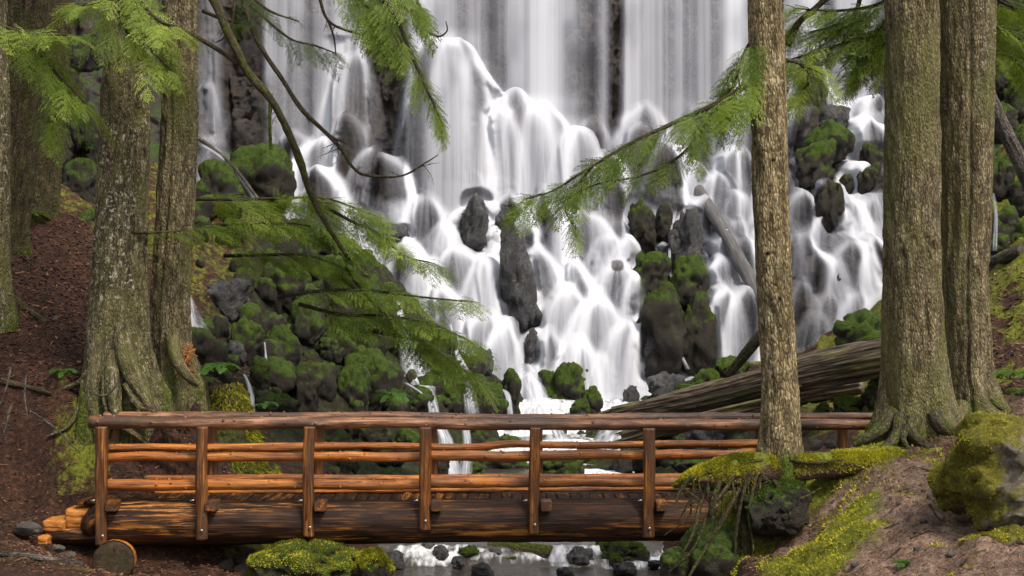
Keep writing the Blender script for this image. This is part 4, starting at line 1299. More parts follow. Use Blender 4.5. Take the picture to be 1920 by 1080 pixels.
roots_part(*T['split'], [
    ([(1830, 745, 18.8), (1850, 770, 18.7), (1880, 784, 18.7), (1905, 790, 18.8)], [18, 15, 9, 4]), ([(1800, 760, 18.7), (1800, 788, 18.5), (1830, 800, 18.4), (1870, 798, 18.4)], [16, 13, 9, 4]),
    ([(1850, 740, 18.9), (1868, 758, 18.8), (1890, 772, 18.9)], [10, 8, 3])], M['bark_grey'], 180, moss=.5)
# ================================================================ BOULDERS OF THE BANKS
RID = [300]
def bank_rock(cx, yt, hw, yb, label, moss=.7, mat='mossrock', Y=None, dep=1.0, name='mossy_boulder', group='mossy boulders of the bank', sub=4, **kw):
    RID[0] += 1
    if Y is None:
        Y = fall_on(cx, yb)[1]
    s = Y / FPX
    rx, rz = hw * s, (yb - yt) * s * .56
    ry = rx * dep
    c = P(cx, yt, Y + ry * .55)
    c[2] = -(yb - 540) * s + rz * .80
    c[0] = (cx - 960) / FPX * (Y + ry * .55)
    if moss >= .88:
        kw.setdefault('cuts', 5)
        kw.setdefault('pw', 2.4)
    kw.setdefault('pw', 3.3)
    kw.setdefault('rough', .28)
    kw.setdefault('cuts', 11)
    return add_rock(name, label, c, (rx, ry, rz), RID[0], M[mat], moss, group, sub=sub, **kw)

for a in [
    (410, 298, 48, 412, 'dark mossy dome beside the slimmer dark trunk at the edge of the falls', .9),
    (486, 272, 66, 392, 'brown wet ledge with moss hanging down it behind the bare dead limb', .75),
    (556, 428, 26, 492, 'bright green capped stone on the skyline of the bank next to the falls', 1.0),
    (607, 438, 20, 480, 'small round olive stone next to the bright capped one on the skyline', .8),
    (650, 452, 26, 500, 'low stone under the drooping bough at the brink of the white water', .6),
    (686, 470, 30, 560, 'tall mossy shoulder where the bank meets the white water', .85),
    (620, 480, 46, 566, 'broad mossy block under the skyline stones', .8),
    (540, 500, 40, 590, 'shaded mossy block under the layered boughs', .65),
    (430, 520, 46, 600, 'dark bare ledge beside the fan shaped trickle', .15),
    (465, 597, 33, 690, 'dark cube shaped rock with a green top beside the thin trickle', .8),
    (530, 612, 33, 706, 'rounded mossy block next to the dark cube shaped rock', .8),
    (490, 668, 20, 735, 'green slanting slab under the dark cube shaped rock', 1.0),
    (575, 560, 34, 650, 'tall mossy pillar in the shade of the boughs', .75),
    (640, 590, 36, 660, 'olive mossy rock with a bare stick lying over it', .75),
    (722, 575, 34, 650, 'brown rock half covered by the drooping bough', .4),
    (690, 650, 50, 770, 'large block with a flat bright moss top', .95),
    (664, 682, 31, 775, 'moss capped boulder leaning on the large flat topped block', .95),
    (616, 632, 20, 676, 'small moss cushion stone above the dark hollow', .9),
    (572, 680, 40, 776, 'dark hollowed rock left of the moss capped boulder', .35),
    (520, 738, 40, 790, 'low brown rock with a thread of water over its lip', .35),
    (440, 640, 22, 690, 'small dark wet stone by the broken sticks', .2),
    (776, 728, 37, 780, 'round boulder wrapped by two thin arcs of water', .85),
    (838, 722, 26, 780, 'olive topped boulder right of the water wrapped one', .8),
    (820, 690, 30, 740, 'shaded rock behind the olive topped boulder', .6),
    (900, 652, 24, 706, 'bare brown rock at the tip of the drooping bough', .2),
    (880, 700, 24, 776, 'rock behind the forked rill above the railing', .5),
    (962, 664, 26, 702, 'smooth brown cap boulder sitting on a mossy pillar', .12),
    (958, 692, 21, 782, 'narrow pillar with a moss tuft below the smooth cap boulder', .55),
    (918, 720, 25, 775, 'dark moss topped stone left of the narrow pillar', .75),
    (928, 745, 30, 786, 'bright mossy stone just above the top pole of the railing', .95),
    (1038, 690, 38, 782, 'wide bright moss capped boulder right of the white chute', 1.0),
    (1074, 678, 38, 782, 'tallest mossy boulder of the trio at the foot of the falls', .92),
    (1110, 728, 21, 782, 'small mossy boulder at the end of the trio at the foot of the falls', .8),
    (1042, 730, 24, 786, 'little moss cap in front of the wide bright capped boulder', .95),
    (1090, 748, 20, 790, 'low mossy stone in front of the tallest boulder of the trio', .8),
    (1246, 700, 40, 752, 'slate grey boulder with white water curling over it', .05),
    (1184, 724, 18, 770, 'grey stone standing in the white foam at the foot of the falls', .0),
    (1322, 692, 30, 742, 'bright mossy stone behind the splintered end of the fallen log', .9),
    (1368, 672, 38, 712, 'flat mossy stone under the narrow chute', .85),
    (1286, 724, 26, 760, 'low mossy stone beside the fallen log', .6),
    (765, 806, 23, 850, 'bright moss ball seen between the top and middle poles', 1.0),
    (690, 790, 44, 850, 'dark wet wall of rock behind the second railing bay', .3),
    (620, 800, 40, 870, 'shaded rock behind the second post', .35),
    (905, 800, 36, 860, 'dark rock between two rills behind the railing', .35),
    (958, 818, 22, 855, 'mossy stone with a curl of water seen over the middle pole', .85),
    (948, 850, 46, 905, 'long olive stone seen between the middle and lower poles', .7),
    (1045, 850, 48, 905, 'flat olive slab beside the white pool', .7),
    (880, 862, 24, 905, 'small green stone beside the forked rill seen under the middle pole', .9),
    (1250, 800, 36, 850, 'mossy rock behind the last visible post', .6),
    (1320, 800, 44, 850, 'brown bank rock under the fallen log', .2),
    (1300, 852, 50, 900, 'grey green rock seen under the middle pole by the overhang', .3),
    (1590, 745, 26, 785, 'moss covered stone in the dark under the fallen log', .8),
    (1545, 758, 20, 790, 'small dark mossy stone under the fallen log', .5),
    (1640, 715, 26, 770, 'tall mossy stone against the thickest trunk', .6),
    (1620, 588, 52, 670, 'green mossy shoulder of the bank above the fallen log', .95),
]:
    bank_rock(*a[:5], moss=a[5] if a[5] < .25 else min(1.05, a[5] + .15), mat='rock' if a[5] < .25 else 'mossrock')

for a in [  # in and beside the stream under the bridge
    (882, 1027, 24, 1058, 'bright mossy stone in the stream under the span', 1.0, 23.0), (958, 1043, 32, 1062, 'flat dark green stone in the stream under the span', .55, 22.9),
    (904, 1058, 22, 1090, 'dark wet stone breaking the calm water', .0, 21.9), (1090, 1030, 27, 1060, 'black split stone next to the little white spill', .0, 22.7),
    (1165, 1016, 52, 1062, 'long olive boulder in the stream under the span', .55, 22.9), (1172, 1056, 24, 1086, 'low black stone in front of the long olive boulder', .0, 21.9),
    (1228, 1050, 14, 1066, 'small dark stone in the white water near the overhang', .0, 22.3), (738, 1034, 27, 1068, 'grey wet stone on the shore by the moss mound', .05, 22.5),
    (1060, 1064, 18, 1084, 'small brown stone awash near the little white spill', .0, 21.6), (860, 1042, 12, 1058, 'tiny wet stone at the edge of the white water', .0, 22.8)]:
    bank_rock(*a[:5], moss=a[5], Y=a[6], mat='rock' if a[5] < .25 else 'mossrock', name='stream_stone', group='stones in the stream', dep=1.2)
g = np.random.default_rng(77)
for k in range(13):
    px, py = g.uniform(760, 1260), g.uniform(1026, 1064)
    hw = g.uniform(7, 19)
    bank_rock(px, py - hw * .8, hw, py + hw * .6, 'small dark wet stone in the broken water under the span', .0 if k % 3 else .5, 'rock' if k % 3 else 'mossrock', 22.3 + (1064 - py) * .025, name='stream_stone', group='little stones in the broken water', dep=1.2, sub=3)
bank_rock(572, 1026, 104, 1120, 'wide yellow green moss mound under the span', 1.0, Y=19.35, name='moss_mound', group='moss mounds under the span', dep=.7, cuts=2, pw=2.2, sub=5)
bank_rock(702, 1034, 36, 1110, 'narrow moss mound beside the calm water', .9, Y=19.5, name='moss_mound', group='moss mounds under the span', dep=.7, cuts=2, pw=2.2)
g = np.random.default_rng(21)
for k in range(16):
    px, py = g.uniform(255, 470), g.uniform(1036, 1085)
    hw = g.uniform(9, 22)
    bank_rock(px, py - hw * .8, hw, py + hw * .5, 'angular grey stone in the rubble under the span', moss=.05, mat='stone', Y=19.9 + (1085 - py) * .02, name='rubble_stone', group='rubble stones under the span', sub=3, cuts=10, pw=3.5)
for px, py, hw, Y, lb in ((55, 992, 24, 19.4, 'flat angular stone beside the hewn steps of the span'), (110, 1030, 12, 19.1, 'small pale stone under the hewn steps'), (132, 1042, 12, 19.1, 'small pale wedge of stone near the sill log')):
    bank_rock(px, py - hw * .6, hw, py + hw * .5, lb, moss=.0, mat='stone', Y=Y, name='stone', group=None, sub=3, cuts=10, pw=3.5)
for px, py, hw, lb in ((1528, 838, 14, 'pale stone lying behind the mossy lip of the bank'), (1556, 836, 12, 'second pale stone lying behind the mossy lip'), (20, 372, 7, 'small pale pebble of stone on the needle slope'), (104, 600, 7, 'white quartz stone on the needle slope')):
    bank_rock(px, py - hw, hw, py + hw * .4, lb, moss=.0, mat='stone', Y=19.5 if px > 1000 else None, name='stone', group=None, sub=3, cuts=9, pw=3.2)

# dark mossy rubble beyond the trunks, both sides
for a in [(120, 100, 40, 210), (160, 190, 34, 280), (100, 235, 36, 320), (60, 300, 40, 400), (150, 300, 40, 390), (110, 370, 36, 450), (165, 390, 34, 470), (70, 410, 26, 460), (150, 60, 40, 130), (90, 150, 30, 230), (185, 250, 20, 320), (130, 440, 26, 490)]:
    bank_rock(*a, 'mossy boulder in the dark jumble seen between the big trunks', moss=.62, Y=31.5 + (400 - a[3]) * .012, group='dark boulders between the big trunks')
for a in [(1890, 60, 40, 150), (1912, 140, 34, 220), (1880, 190, 26, 260), (1915, 230, 30, 310), (1882, 290, 28, 370), (1916, 330, 26, 400), (1885, 390, 30, 470), (1920, 420, 26, 490), (1870, 440, 22, 490), (1875, 120, 24, 180)]:
    bank_rock(*a, 'mossy boulder in the dark jumble beyond the seamed trunk', moss=.7, Y=29.5 + (450 - a[3]) * .014, group='dark boulders beyond the seamed trunk')
for k in range(125):
    px = g.uniform(370, 930)
    lo = np.interp(px, [370, 560, 700, 930], [400, 470, 560, 740])
    py = g.uniform(lo, 775)
    hw = g.uniform(10, 32)
    bank_rock(px, py - hw * g.uniform(1, 2.2), hw, py + hw * .7, 'lesser mossy stone filling the jumble of the bank', moss=g.uniform(.35, .95), group='lesser stones of the mossy bank', sub=3, cuts=12, pw=3.6, name='bank_stone')
for k in range(26):
    px, py = g.uniform(560, 1260), g.uniform(780, 900)
    hw = g.uniform(9, 26)
    bank_rock(px, py - hw * 1.2, hw, py + hw * .6, 'small stone of the stream bed seen through the railing', moss=g.uniform(.0, .7), group='stream bed stones behind the railing', sub=3)

# the big boulder and its neighbours on the near bank
def big_rock(label, px, py, hw, hh, Y, seed, moss, rot=0.0, mat='bigrock', **kw):
    s = Y / FPX
    r = (hw * s, hw * s * .9, hh * s)
    V, F, mo = rock_mesh(r, seed, 5, moss=moss, **kw)
    c, sn = math.cos(rot), math.sin(rot)
    V = np.stack([V[:, 0] * c - V[:, 2] * sn, V[:, 1], V[:, 0] * sn + V[:, 2] * c], 1)
    N = vnormals(V, F)
    V = V + N * ((fbm(V * 9 + seed, 4, seed) - .5) * .075 + (fbm(V * 26 + seed, 3, seed) - .5) * .03)[:, None]
    o = np_mesh('boulder', V, F, M[mat], None, True, {'moss': mo})
    o.location = P(px, py, Y + hw * s * .55)
    return tag(o, label, 'boulder')
hb = big_rock('huge broad pale lichen covered boulder with yellow moss on its flank and crest', 1902, 876, 160, 112, 13.7, 501, .46, .20, pw=2.6, cuts=9, rough=.12)
me = hb.data
co = np.empty(len(me.vertices) * 3, np.float32); me.vertices.foreach_get('co', co); co = co.reshape(-1, 3)
mv = np.empty(len(co), np.float32); me.attributes['moss'].data.foreach_get('value', mv)
mv = np.clip(mv + .55 * sstep(-.10, -.50, co[:, 0] + (fbm(co * 4.0, 3, 2) - .5) * .5), 0, 1)
me.attributes['moss'].data.foreach_set('value', mv.astype(np.float32))
big_rock('smaller boulder with a strip of yellow moss under the huge one', 1884, 1026, 78, 38, 13.0, 502, .5, .12, pw=3.0, cuts=9, rough=.16)
big_rock('dark round boulder held in the roots under the slender tan trunk', 1455, 955, 62, 52, 16.75, 503, .45, 0, 'mossrock', pw=3.0, cuts=9, rough=.22)

bank_rock(1330, 985, 62, 1110, 'dark mossy earth clump hung with roots at the edge of the stream', .75, Y=16.95, name='moss_clump', group='moss clumps under the bank lip', cuts=5, pw=2.4)
bank_rock(1275, 1035, 36, 1110, 'low wet mossy clump at the foot of the hanging roots', .7, Y=17.0, name='moss_clump', group='moss clumps under the bank lip', cuts=5, pw=2.4)
def GR(px, py, off=.06):
    return (px, py, fall_on(px, py)[1] - off)

# ================================================================ FALLEN LOGS AND STICKS
def log(name, label, pts, rad, seed, mat='deadlog', moss=0.3, ridges=.03, nseg=36, ns=160, rough=.12, cat='log', group=None, splinters=0, rk=None):
    a = Acc()
    q = P3(pts)
    r = np.array(rad) * np.array([p[2] for p in pts]) / FPX
    V, F, T3, tc = tube(q, r, nseg, ns, rough, 3, seed, True, ridges, rk if rk else (38, 38, 2.2))
    N = vnormals(V, F)
    mo = moss * (0.2 + 1.1 * np.clip(N[:, 2], -.2, 1)) * (0.4 + 1.2 * fbm(V * 1.6 + seed, 3, seed))
    o = np_mesh(name, V, [T3, F], M[mat], None, True, {'tc': tc, 'moss': mo})
    rebase(o, q[0])
    tag(o, label, cat, group)
    if splinters:
        g = np.random.default_rng(seed)
        d = q[0] - q[1]
        d /= np.linalg.norm(d)
        for k in range(splinters):
            th = g.uniform(0, 2 * np.pi)
            e = np.array([0, math.cos(th), math.sin(th)]) * r[0] * g.uniform(.3, 1.0)
            L = g.uniform(.15, .6)
            b = Acc()
            add_tube(b, [q[0] + e - d * .5, q[0] + e - d * .1, q[0] + e * 1.05 + d * L], [.06, .045, .006], 7, 12, .4, 8, seed + k, at={'moss': moss * .4})
            s = b.build('splinter', M[mat])
            rebase(s, q[0])
            s.parent = o
            s.location = (0, 0, 0)
    return o
log('fallen_log', 'great weathered fallen log with splintered end and moss streaks lying across the stream bank', [(1150, 777, 29.2), (1300, 748, 27.8), (1450, 712, 26.4), (1660, 668, 24.6), (1760, 648, 23.8)], [13, 22, 28, 36, 38], 11, 'oldwood', moss=.5, ridges=.06, nseg=110, ns=260, splinters=16, rk=(13, 13, .35))
log('fallen_log', 'rotten ragged slab lying under the great fallen log, seen above the middle pole', [(1172, 822, 29.6), (1290, 790, 28.8), (1460, 752, 27.6), (1620, 726, 26.4)], [16, 18, 17, 16], 10, 'oldwood', 0, .05, 60, 160, splinters=8, rk=(14, 14, .4))
log('fallen_log', 'mossy brown broken limb propped behind the great fallen log', [(1440, 612, 29.5), (1405, 655, 29.8), (1366, 702, 30.2)], [11, 10, 8], 12, 'root', .5, .01)
log('driftwood_log', 'long grey log lying down the cascade beside the slender tan trunk', [(1306, 350, on_cliff(1306, 350) - 1.5), (1350, 424, .5 * (on_cliff(1306, 350) + on_cliff(1400, 520)) - 1.5), (1400, 512, on_cliff(1400, 520) - 1.3), (1444, 596, on_cliff(1444, 600) - 1.2)], [11, 12, 13, 13], 13, 'wetlog', 0, .008)
log('sunken_log', 'orange brown log with a moss cap in the stream under the span', [(918, 1030, 23.4), (975, 1033, 23.2), (1036, 1040, 23.0)], [17, 18, 17], 14, 'root', .6, .01)
log('pole', 'peeled tan pole lying on the ground below the hewn steps', [GR(2, 1040), GR(70, 1046), GR(152, 1057)], [7, 7, 6], 15, 'deadlog', .0, .003, 12, 40)
log('fallen_limb', 'black rotting limb lying on the needle slope', [GR(2, 541), GR(40, 572), GR(88, 606)], [8, 7, 5], 16, 'bark_dark', .3, .006, 14, 40)
log('fallen_limb', 'thin dark root like limb crossing the lip of the bank', [GR(2, 714), GR(45, 724), GR(96, 738)], [6, 5, 3], 17, 'bark_dark', .2, .004, 12, 40)
log('leaning_log', 'bare brown log leaning behind the seamed trunk', [(1846, 150, 25.5), (1880, 235, 25.2), (1935, 350, 25.0)], [10, 13, 16], 18, 'deadlog', .1, .012)
log('fallen_limb', 'grey limb lying on the mossy slope beyond the seamed trunk', [GR(1846, 494, .15), GR(1880, 484, .15), GR(1916, 470, .15)], [9, 11, 13], 19, 'deadlog', .3, .01)
log('fallen_limb', 'thin pale pole slanting beside the mossy dome at the edge of the falls', [(360, 250, 35.0), (430, 305, 34.6), (492, 384, 34.2)], [4, 4, 3], 20, 'deadlog', 0, .003, 10, 40)
log('stick', 'orange broken stick on the needle slope', [GR(16, 464), GR(50, 488), GR(90, 520)], [1.5, 1.7, 1.2], 22, 'root', 0, .001, 7, 20)
log('stick', 'forked pale stick leaning on the mossy bank under the boughs', [(590, 640, 27.5), (625, 600, 27.4), (650, 562, 27.3)], [2.2, 2.4, 1.6], 23, 'deadlog', 0, .001, 7, 20)

# mossy stump behind the bridge
o = P(418, 905, 23.4)
stump = empty('mossy_stump', o)
tag(stump, 'broken stump shaggy with yellow green moss seen through the railing', 'stump')
a = Acc()
V, F, T3, tc = tube(P3([(424, 930, 23.4), (420, 840, 23.4), (412, 770, 23.45), (404, 728, 23.5)]), [.95, .72, .55, .40], 60, 90, .3, 2.6, 33, True, .05)
N = vnormals(V, F)
so_ = np_mesh('wood', V - o, [T3, F], M['bark_dark'], stump, True, {'tc': tc, 'moss': np.clip(.32 + .5 * fbm(V * 2.2, 3, 3) - .1, 0, 1)})
STUMP = (V, F)

# rills and side spills
def RY(px, py, off=.35):
    return fall_on(px, py)[1] - off
ribbon('rill', [(352, 552, 26.5), (360, 590, 26.3), (366, 626, 26.1)], [10, 30, 56], .6, seed=1)
ribbon('rill', [(x, y, RY(x, y, .9)) for x, y in ((745, 560), (756, 620), (768, 660), (782, 706))], [10, 20, 42, 64], .85, seed=2)
ribbon('rill', [(x, y, RY(x, y, 1.0)) for x, y in ((775, 700), (790, 720), (806, 742), (822, 790))], [70, 54, 22, 14], .8, seed=3)
ribbon('rill', [(x, y, RY(x, y, 1.2)) for x, y in ((756, 716), (788, 736), (804, 756), (810, 790))], [10, 10, 9, 8], .8, seed=31)
ribbon('rill', [(x, y, RY(x, y, .9)) for x, y in ((842, 600), (856, 660), (872, 700), (886, 778))], [7, 10, 22, 30], .85, seed=4)
ribbon('rill', [(456, 700, 25.1), (464, 716, 24.9), (471, 745, 24.8), (473, 790, 24.7)], [5, 9, 12, 10], .7, seed=5)
ribbon('rill', [(496, 640, 27.2), (498, 665, 27.1), (500, 690, 27.0)], [4, 5, 4], .6, seed=51)
ribbon('rill', [(x, y, RY(x, y, .7)) for x, y in ((984, 680), (996, 705), (1006, 740), (1014, 790))], [16, 34, 44, 56], 1.1, seed=6)
ribbon('rill', [(x, y, RY(x, y, .7)) for x, y in ((940, 728), (952, 742), (958, 790))], [10, 12, 12], .8, seed=61)
ribbon('rill', [(824, 798, 31.0), (836, 830, 30.8), (846, 900, 30.4)], [22, 30, 46], .95, seed=7)
ribbon('rill', [(872, 798, 31.0), (876, 840, 30.8), (870, 900, 30.4)], [16, 18, 34], .8, seed=8)
ribbon('rill', [(1036, 800, 33.0), (1044, 822, 32.8), (1050, 850, 32.6)], [40, 44, 40], .9, seed=9)
ribbon('rill', [(1160, 806, 33.0), (1150, 828, 32.6), (1140, 850, 32.3)], [70, 80, 90], .9, seed=10)
ribbon('rill', [(p[0], p[1], on_cliff(p[0], p[1]) - 1.05) for p in ((1268, 390), (1258, 440), (1256, 500), (1266, 545), (1262, 610), (1276, 660), (1290, 692))], [7, 5, 6, 8, 5, 6, 9], .8, seed=11)
ribbon('rill', [(p[0], p[1], 34.6) for p in ((372, 268), (420, 300), (455, 340), (486, 384))], [14, 12, 12, 16], .75, seed=12)
ribbon('rill', [(1862, 360, 27.0), (1868, 400, 26.9), (1866, 470, 26.8)], [6, 8, 10], .5, seed=13)
ribbon('rill', [(666, 800, 28.0), (664, 830, 27.9), (662, 850, 27.8)], [5, 5, 6], .6, seed=14)
ribbon('rill', [(1050, 1022, 23.0), (1044, 1036, 22.9), (1046, 1056, 22.7)], [32, 36, 44], .9, seed=15)
ribbon('rill', [(1540, 720, 28.0), (1546, 745, 27.9), (1550, 780, 27.8)], [6, 8, 8], .45, seed=16)
# ================================================================ CONIFER BOUGHS
def frond_proto(L=0.42, W=0.27, n=11, leaf=0.026, lw=.22, seed=0):
    g = np.random.default_rng(seed)
    V, Fq = [], []
    def strip(a, b, w):
        d = b - a
        s = np.array([-d[1], d[0], 0])
        s = s / max(np.linalg.norm(s), 1e-9) * w
        k = len(V)
        V.extend([a - s, a + s, b + s * .6, b - s * .6])
        Fq.append([k, k + 1, k + 2, k + 3])
    def leaf_at(p, d, l):
        s = np.array([-d[1], d[0], 0]) * l * lw
        up = np.array([0, 0, l * g.normal(0, .16)])
        k = len(V)
        V.extend([p, p + d * l * .45 + s + up * .5, p + d * l + up, p + d * l * .45 - s + up * .5])
        Fq.append([k, k + 1, k + 2, k + 3])
    strip(np.zeros(3), np.array([L, 0, 0]), .004)
    for i in range(n):
        t = (i + .6) / n
        x = L * t
        for sd in (-1, 1):
            ln = W * (1 - t) ** .75 * g.uniform(.65, 1.15) * (0.55 + 1.4 * min(t, .32) / .32 * .5)
            if ln < .02:
                ln = .02
            an = sd * g.uniform(.75, 1.05)
            d = np.array([math.cos(an), math.sin(an), g.normal(0, .08)])
            o = np.array([x + g.normal(0, .008), 0, 0])
            m = max(2, int(ln / (leaf * .74)))
            for j in range(m):
                p = o + d * ln * (j + .4) / m
                for s2 in (-1, 1):
                    a2 = an + s2 * g.uniform(.5, .95)
                    leaf_at(p, np.array([math.cos(a2), math.sin(a2), 0]), leaf * g.uniform(.7, 1.25) * (1 - .35 * j / m))
            leaf_at(o + d * ln, d, leaf)
    return np.array(V), np.array(Fq)
FRONDS = [frond_proto(seed=s) for s in range(4)]
FERNS = [frond_proto(.5, .14, 16, .05, .26, seed=9 + s) for s in range(2)]

def place_fronds(acc, pos, dirs, size, seed, roll=.5, droop=.5, protos=None, tint=(0, 1), tilt=0.0):
    g = np.random.default_rng(seed)
    for p, d, s in zip(pos, dirs, size):
        V, F = (protos or FRONDS)[g.integers(len(protos or FRONDS))]
        d = d / np.linalg.norm(d)
        up = np.array([g.normal(0, roll), g.normal(0, roll) + tilt, 1.0])
        y = np.cross(up, d)
        y /= np.linalg.norm(y)
        z = np.cross(d, y)
        W = (V[:, :1] * d + V[:, 1:2] * y + V[:, 2:] * z) * s
        r = V[:, 0] * s
        W[:, 2] -= droop * r * r / (0.4 * s + .05) * .8 + droop * .7 * (V[:, 1] ** 2) * s
        t = np.clip(g.uniform(*tint) + np.repeat(g.normal(0, .13, len(V) // 4), 4), 0, 1)
        acc.add(W + p, F, tint=t)

BS = 1.25
def bough(parent, origin, axis, rad, n, size, seed, mat, spread=1.0, droop=.5, fwd=.8, roll=.45, taper=.55, start=.12, tint=(.1, .9), bmat='twig', subs=0, hang=0.0, moss=.3, gap=0.0):
    """a limb with flat drooping sprays either side; axis in (px, py, Y)"""
    g = np.random.default_rng(seed)
    a = Acc()
    q = P3(axis)
    Y = np.array([p[2] for p in axis])
    r = np.interp(np.linspace(0, 1, len(axis)), np.linspace(0, 1, len(rad)), rad) * Y / FPX
    add_tube(a, q, r, 8, 50, .2, 8, seed, at={'moss': moss})
    ns = 80
    c = spline(q, ns)
    Tn = np.gradient(c, axis=0)
    Tn /= np.linalg.norm(Tn, axis=1, keepdims=True)
    pos, dirs, sz = [], [], []
    for k in range(n):
        t = start + (1 - start) * (k + g.random()) / n
        if gap and g.random() < gap:
            continue
        i = min(ns - 1, int(t * (ns - 1)))
        side = np.cross(Tn[i], [0, 0, 1.0])
        side /= max(np.linalg.norm(side), 1e-6)
        sd = 1 if k % 2 else -1
        d = Tn[i] * fwd + side * sd * g.uniform(.5, 1.1) * spread + np.array([0, 0, g.normal(-.05, .16) - hang])
        off = g.uniform(0, .8) * size * (1 - taper * .8 * t) * spread
        pos.append(c[i] + d / np.linalg.norm(d) * off)
        dirs.append(d)
        sz.append(size * BS / .42 * (1 - taper * .8 * t) * g.uniform(.55, 1.3))
    pos.append(c[-1] - Tn[-1] * .05)
    dirs.append(Tn[-1])
    sz.append(size * BS / .42 * (1 - taper) * 1.1)
    for k in range(0, len(pos), 3):                        # the twigs that carry the sprays
        i = np.argmin(((c - pos[k]) ** 2).sum(1))
        add_tube(a, [c[i], (c[i] + pos[k]) / 2 + np.array([0, 0, .01]), pos[k] + dirs[k] / np.linalg.norm(dirs[k]) * sz[k] * .2], [.008, .006, .003], 5, 5, at={'moss': 0.1})
    o = a.build('branch', M[bmat])
    rebase(o, origin)
    o.parent = parent
    o.location = (0, 0, 0)
    f = Acc()
    place_fronds(f, pos, dirs, sz, seed + 1, roll, droop, None, tint)
    fo = f.build('foliage', M[mat], None, False)
    rebase(fo, origin)
    fo.parent = o
    fo.location = (0, 0, 0)
    return o

def bare(parent, origin, axis, rad, seed, twigs=0, moss=.35, mat='twig', curl=18):
    """a dead limb with a few bare twigs"""
    g = np.random.default_rng(seed)
    a = Acc()
    q = P3(axis)
    Y = np.array([p[2] for p in axis])
    r = np.interp(np.linspace(0, 1, len(axis)), np.linspace(0, 1, len(rad)), rad) * Y / FPX
    add_tube(a, q, r, 9, 90, .35, 9, seed, at={'moss': moss})
    c = spline(q, 60)
    for k in range(twigs):
        i = g.integers(14, 58)
        L = g.uniform(.15, .5)
        d = np.array([g.normal(.3, .7), g.normal(0, .5), g.normal(-.5, .5)])
        d /= np.linalg.norm(d)
        e = c[i] + d * L
        add_tube(a, [c[i], c[i] + d * L * .5 + g.normal(0, .03, 3), e], [.007, .005, .002], 5, 8, at={'moss': .1})
        for j in range(2):
            add_tube(a, [c[i] + d * L * .5, c[i] + d * L * .7 + g.normal(0, .06, 3)], [.004, .0015], 4, 4, at={'moss': 0})
    o = a.build('branch', M[mat])
    rebase(o, origin)
    o.parent = parent
    o.location = (0, 0, 0)
    return o

L_ = T['lichen']; W_t = T['twin']; E_ = T['edge']; N_t = T['tan']; K_ = T['thick']; S_ = T['split']; B_t = T['lean']
# -- top corner over the broad trunks
bough(*E_, [(-60, 20, 20), (10, 52, 19.8), (60, 62, 19.7), (128, 66, 19.6)], [5, 2], 24, .46, 1, 'needle_light', tint=(.2, .9))
bough(*E_, [(-30, 60, 20.2), (60, 90, 20.1), (110, 140, 20.0), (166, 200, 19.9)], [5, 2], 24, .50, 2, 'needle', droop=.8, hang=.25, tint=(.2, .9))
bough(*E_, [(60, 70, 20.4), (100, 120, 20.4), (120, 180, 20.3), (92, 236, 20.2)], [4, 1.5], 22, .42, 3, 'needle', droop=.9, hang=.35)
bough(*L_, [(250, -60, 20.6), (225, -10, 20.3), (170, 6, 20.1), (140, 12, 20.0)], [6, 2], 22, .42, 4, 'needle_light', tint=(.3, 1))
bough(*L_, [(250, -60, 20.6), (262, 0, 20.3), (300, 40, 20.1), (332, 50, 20.0)], [6, 2], 20, .46, 5, 'needle_light', hang=.2, tint=(.3, 1))
bough(*L_, [(240, -30, 20.6), (262, 40, 20.4), (282, 90, 20.2), (326, 136, 20.1)], [5, 1.5], 22, .44, 6, 'needle_light', droop=.8, hang=.3, tint=(.2, .9))
bough(*L_, [(235, -40, 20.5), (225, 10, 20.3), (232, 50, 20.2), (258, 80, 20.1)], [5, 1.5], 22, .42, 7, 'needle_light', droop=.8, hang=.3)
# -- the hanging bough before the falls
bough(*W_t, [(600, -120, 20.5), (690, -30, 20.2), (740, 30, 20.0), (775, 110, 19.9), (806, 180, 19.8), (832, 238, 19.8)], [6, 1.5], 46, .42, 8, 'needle', droop=.9, hang=.45, tint=(.2, 1), taper=.75, gap=.1)
bough(*W_t, [(600, -120, 20.5), (660, -20, 20.3), (700, 30, 20.2), (735, 90, 20.1)], [6, 2], 34, .44, 9, 'needle', droop=.8, hang=.4, tint=(.2, 1))
bough(*W_t, [(700, -60, 20.3), (770, -10, 20.2), (792, 20, 20.2)], [5, 2], 22, .40, 10, 'needle', droop=.8, hang=.3, tint=(.3, 1))
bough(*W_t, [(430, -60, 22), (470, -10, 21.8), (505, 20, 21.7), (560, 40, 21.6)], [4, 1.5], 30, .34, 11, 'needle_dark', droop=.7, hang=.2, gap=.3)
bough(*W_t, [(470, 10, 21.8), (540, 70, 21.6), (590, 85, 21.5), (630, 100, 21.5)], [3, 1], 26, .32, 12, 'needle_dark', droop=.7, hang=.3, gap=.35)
bough(*W_t, [(380, 20, 21.8), (430, 40, 21.7), (480, 46, 21.6)], [4, 1.5], 14, .34, 13, 'needle_dark', gap=.2)
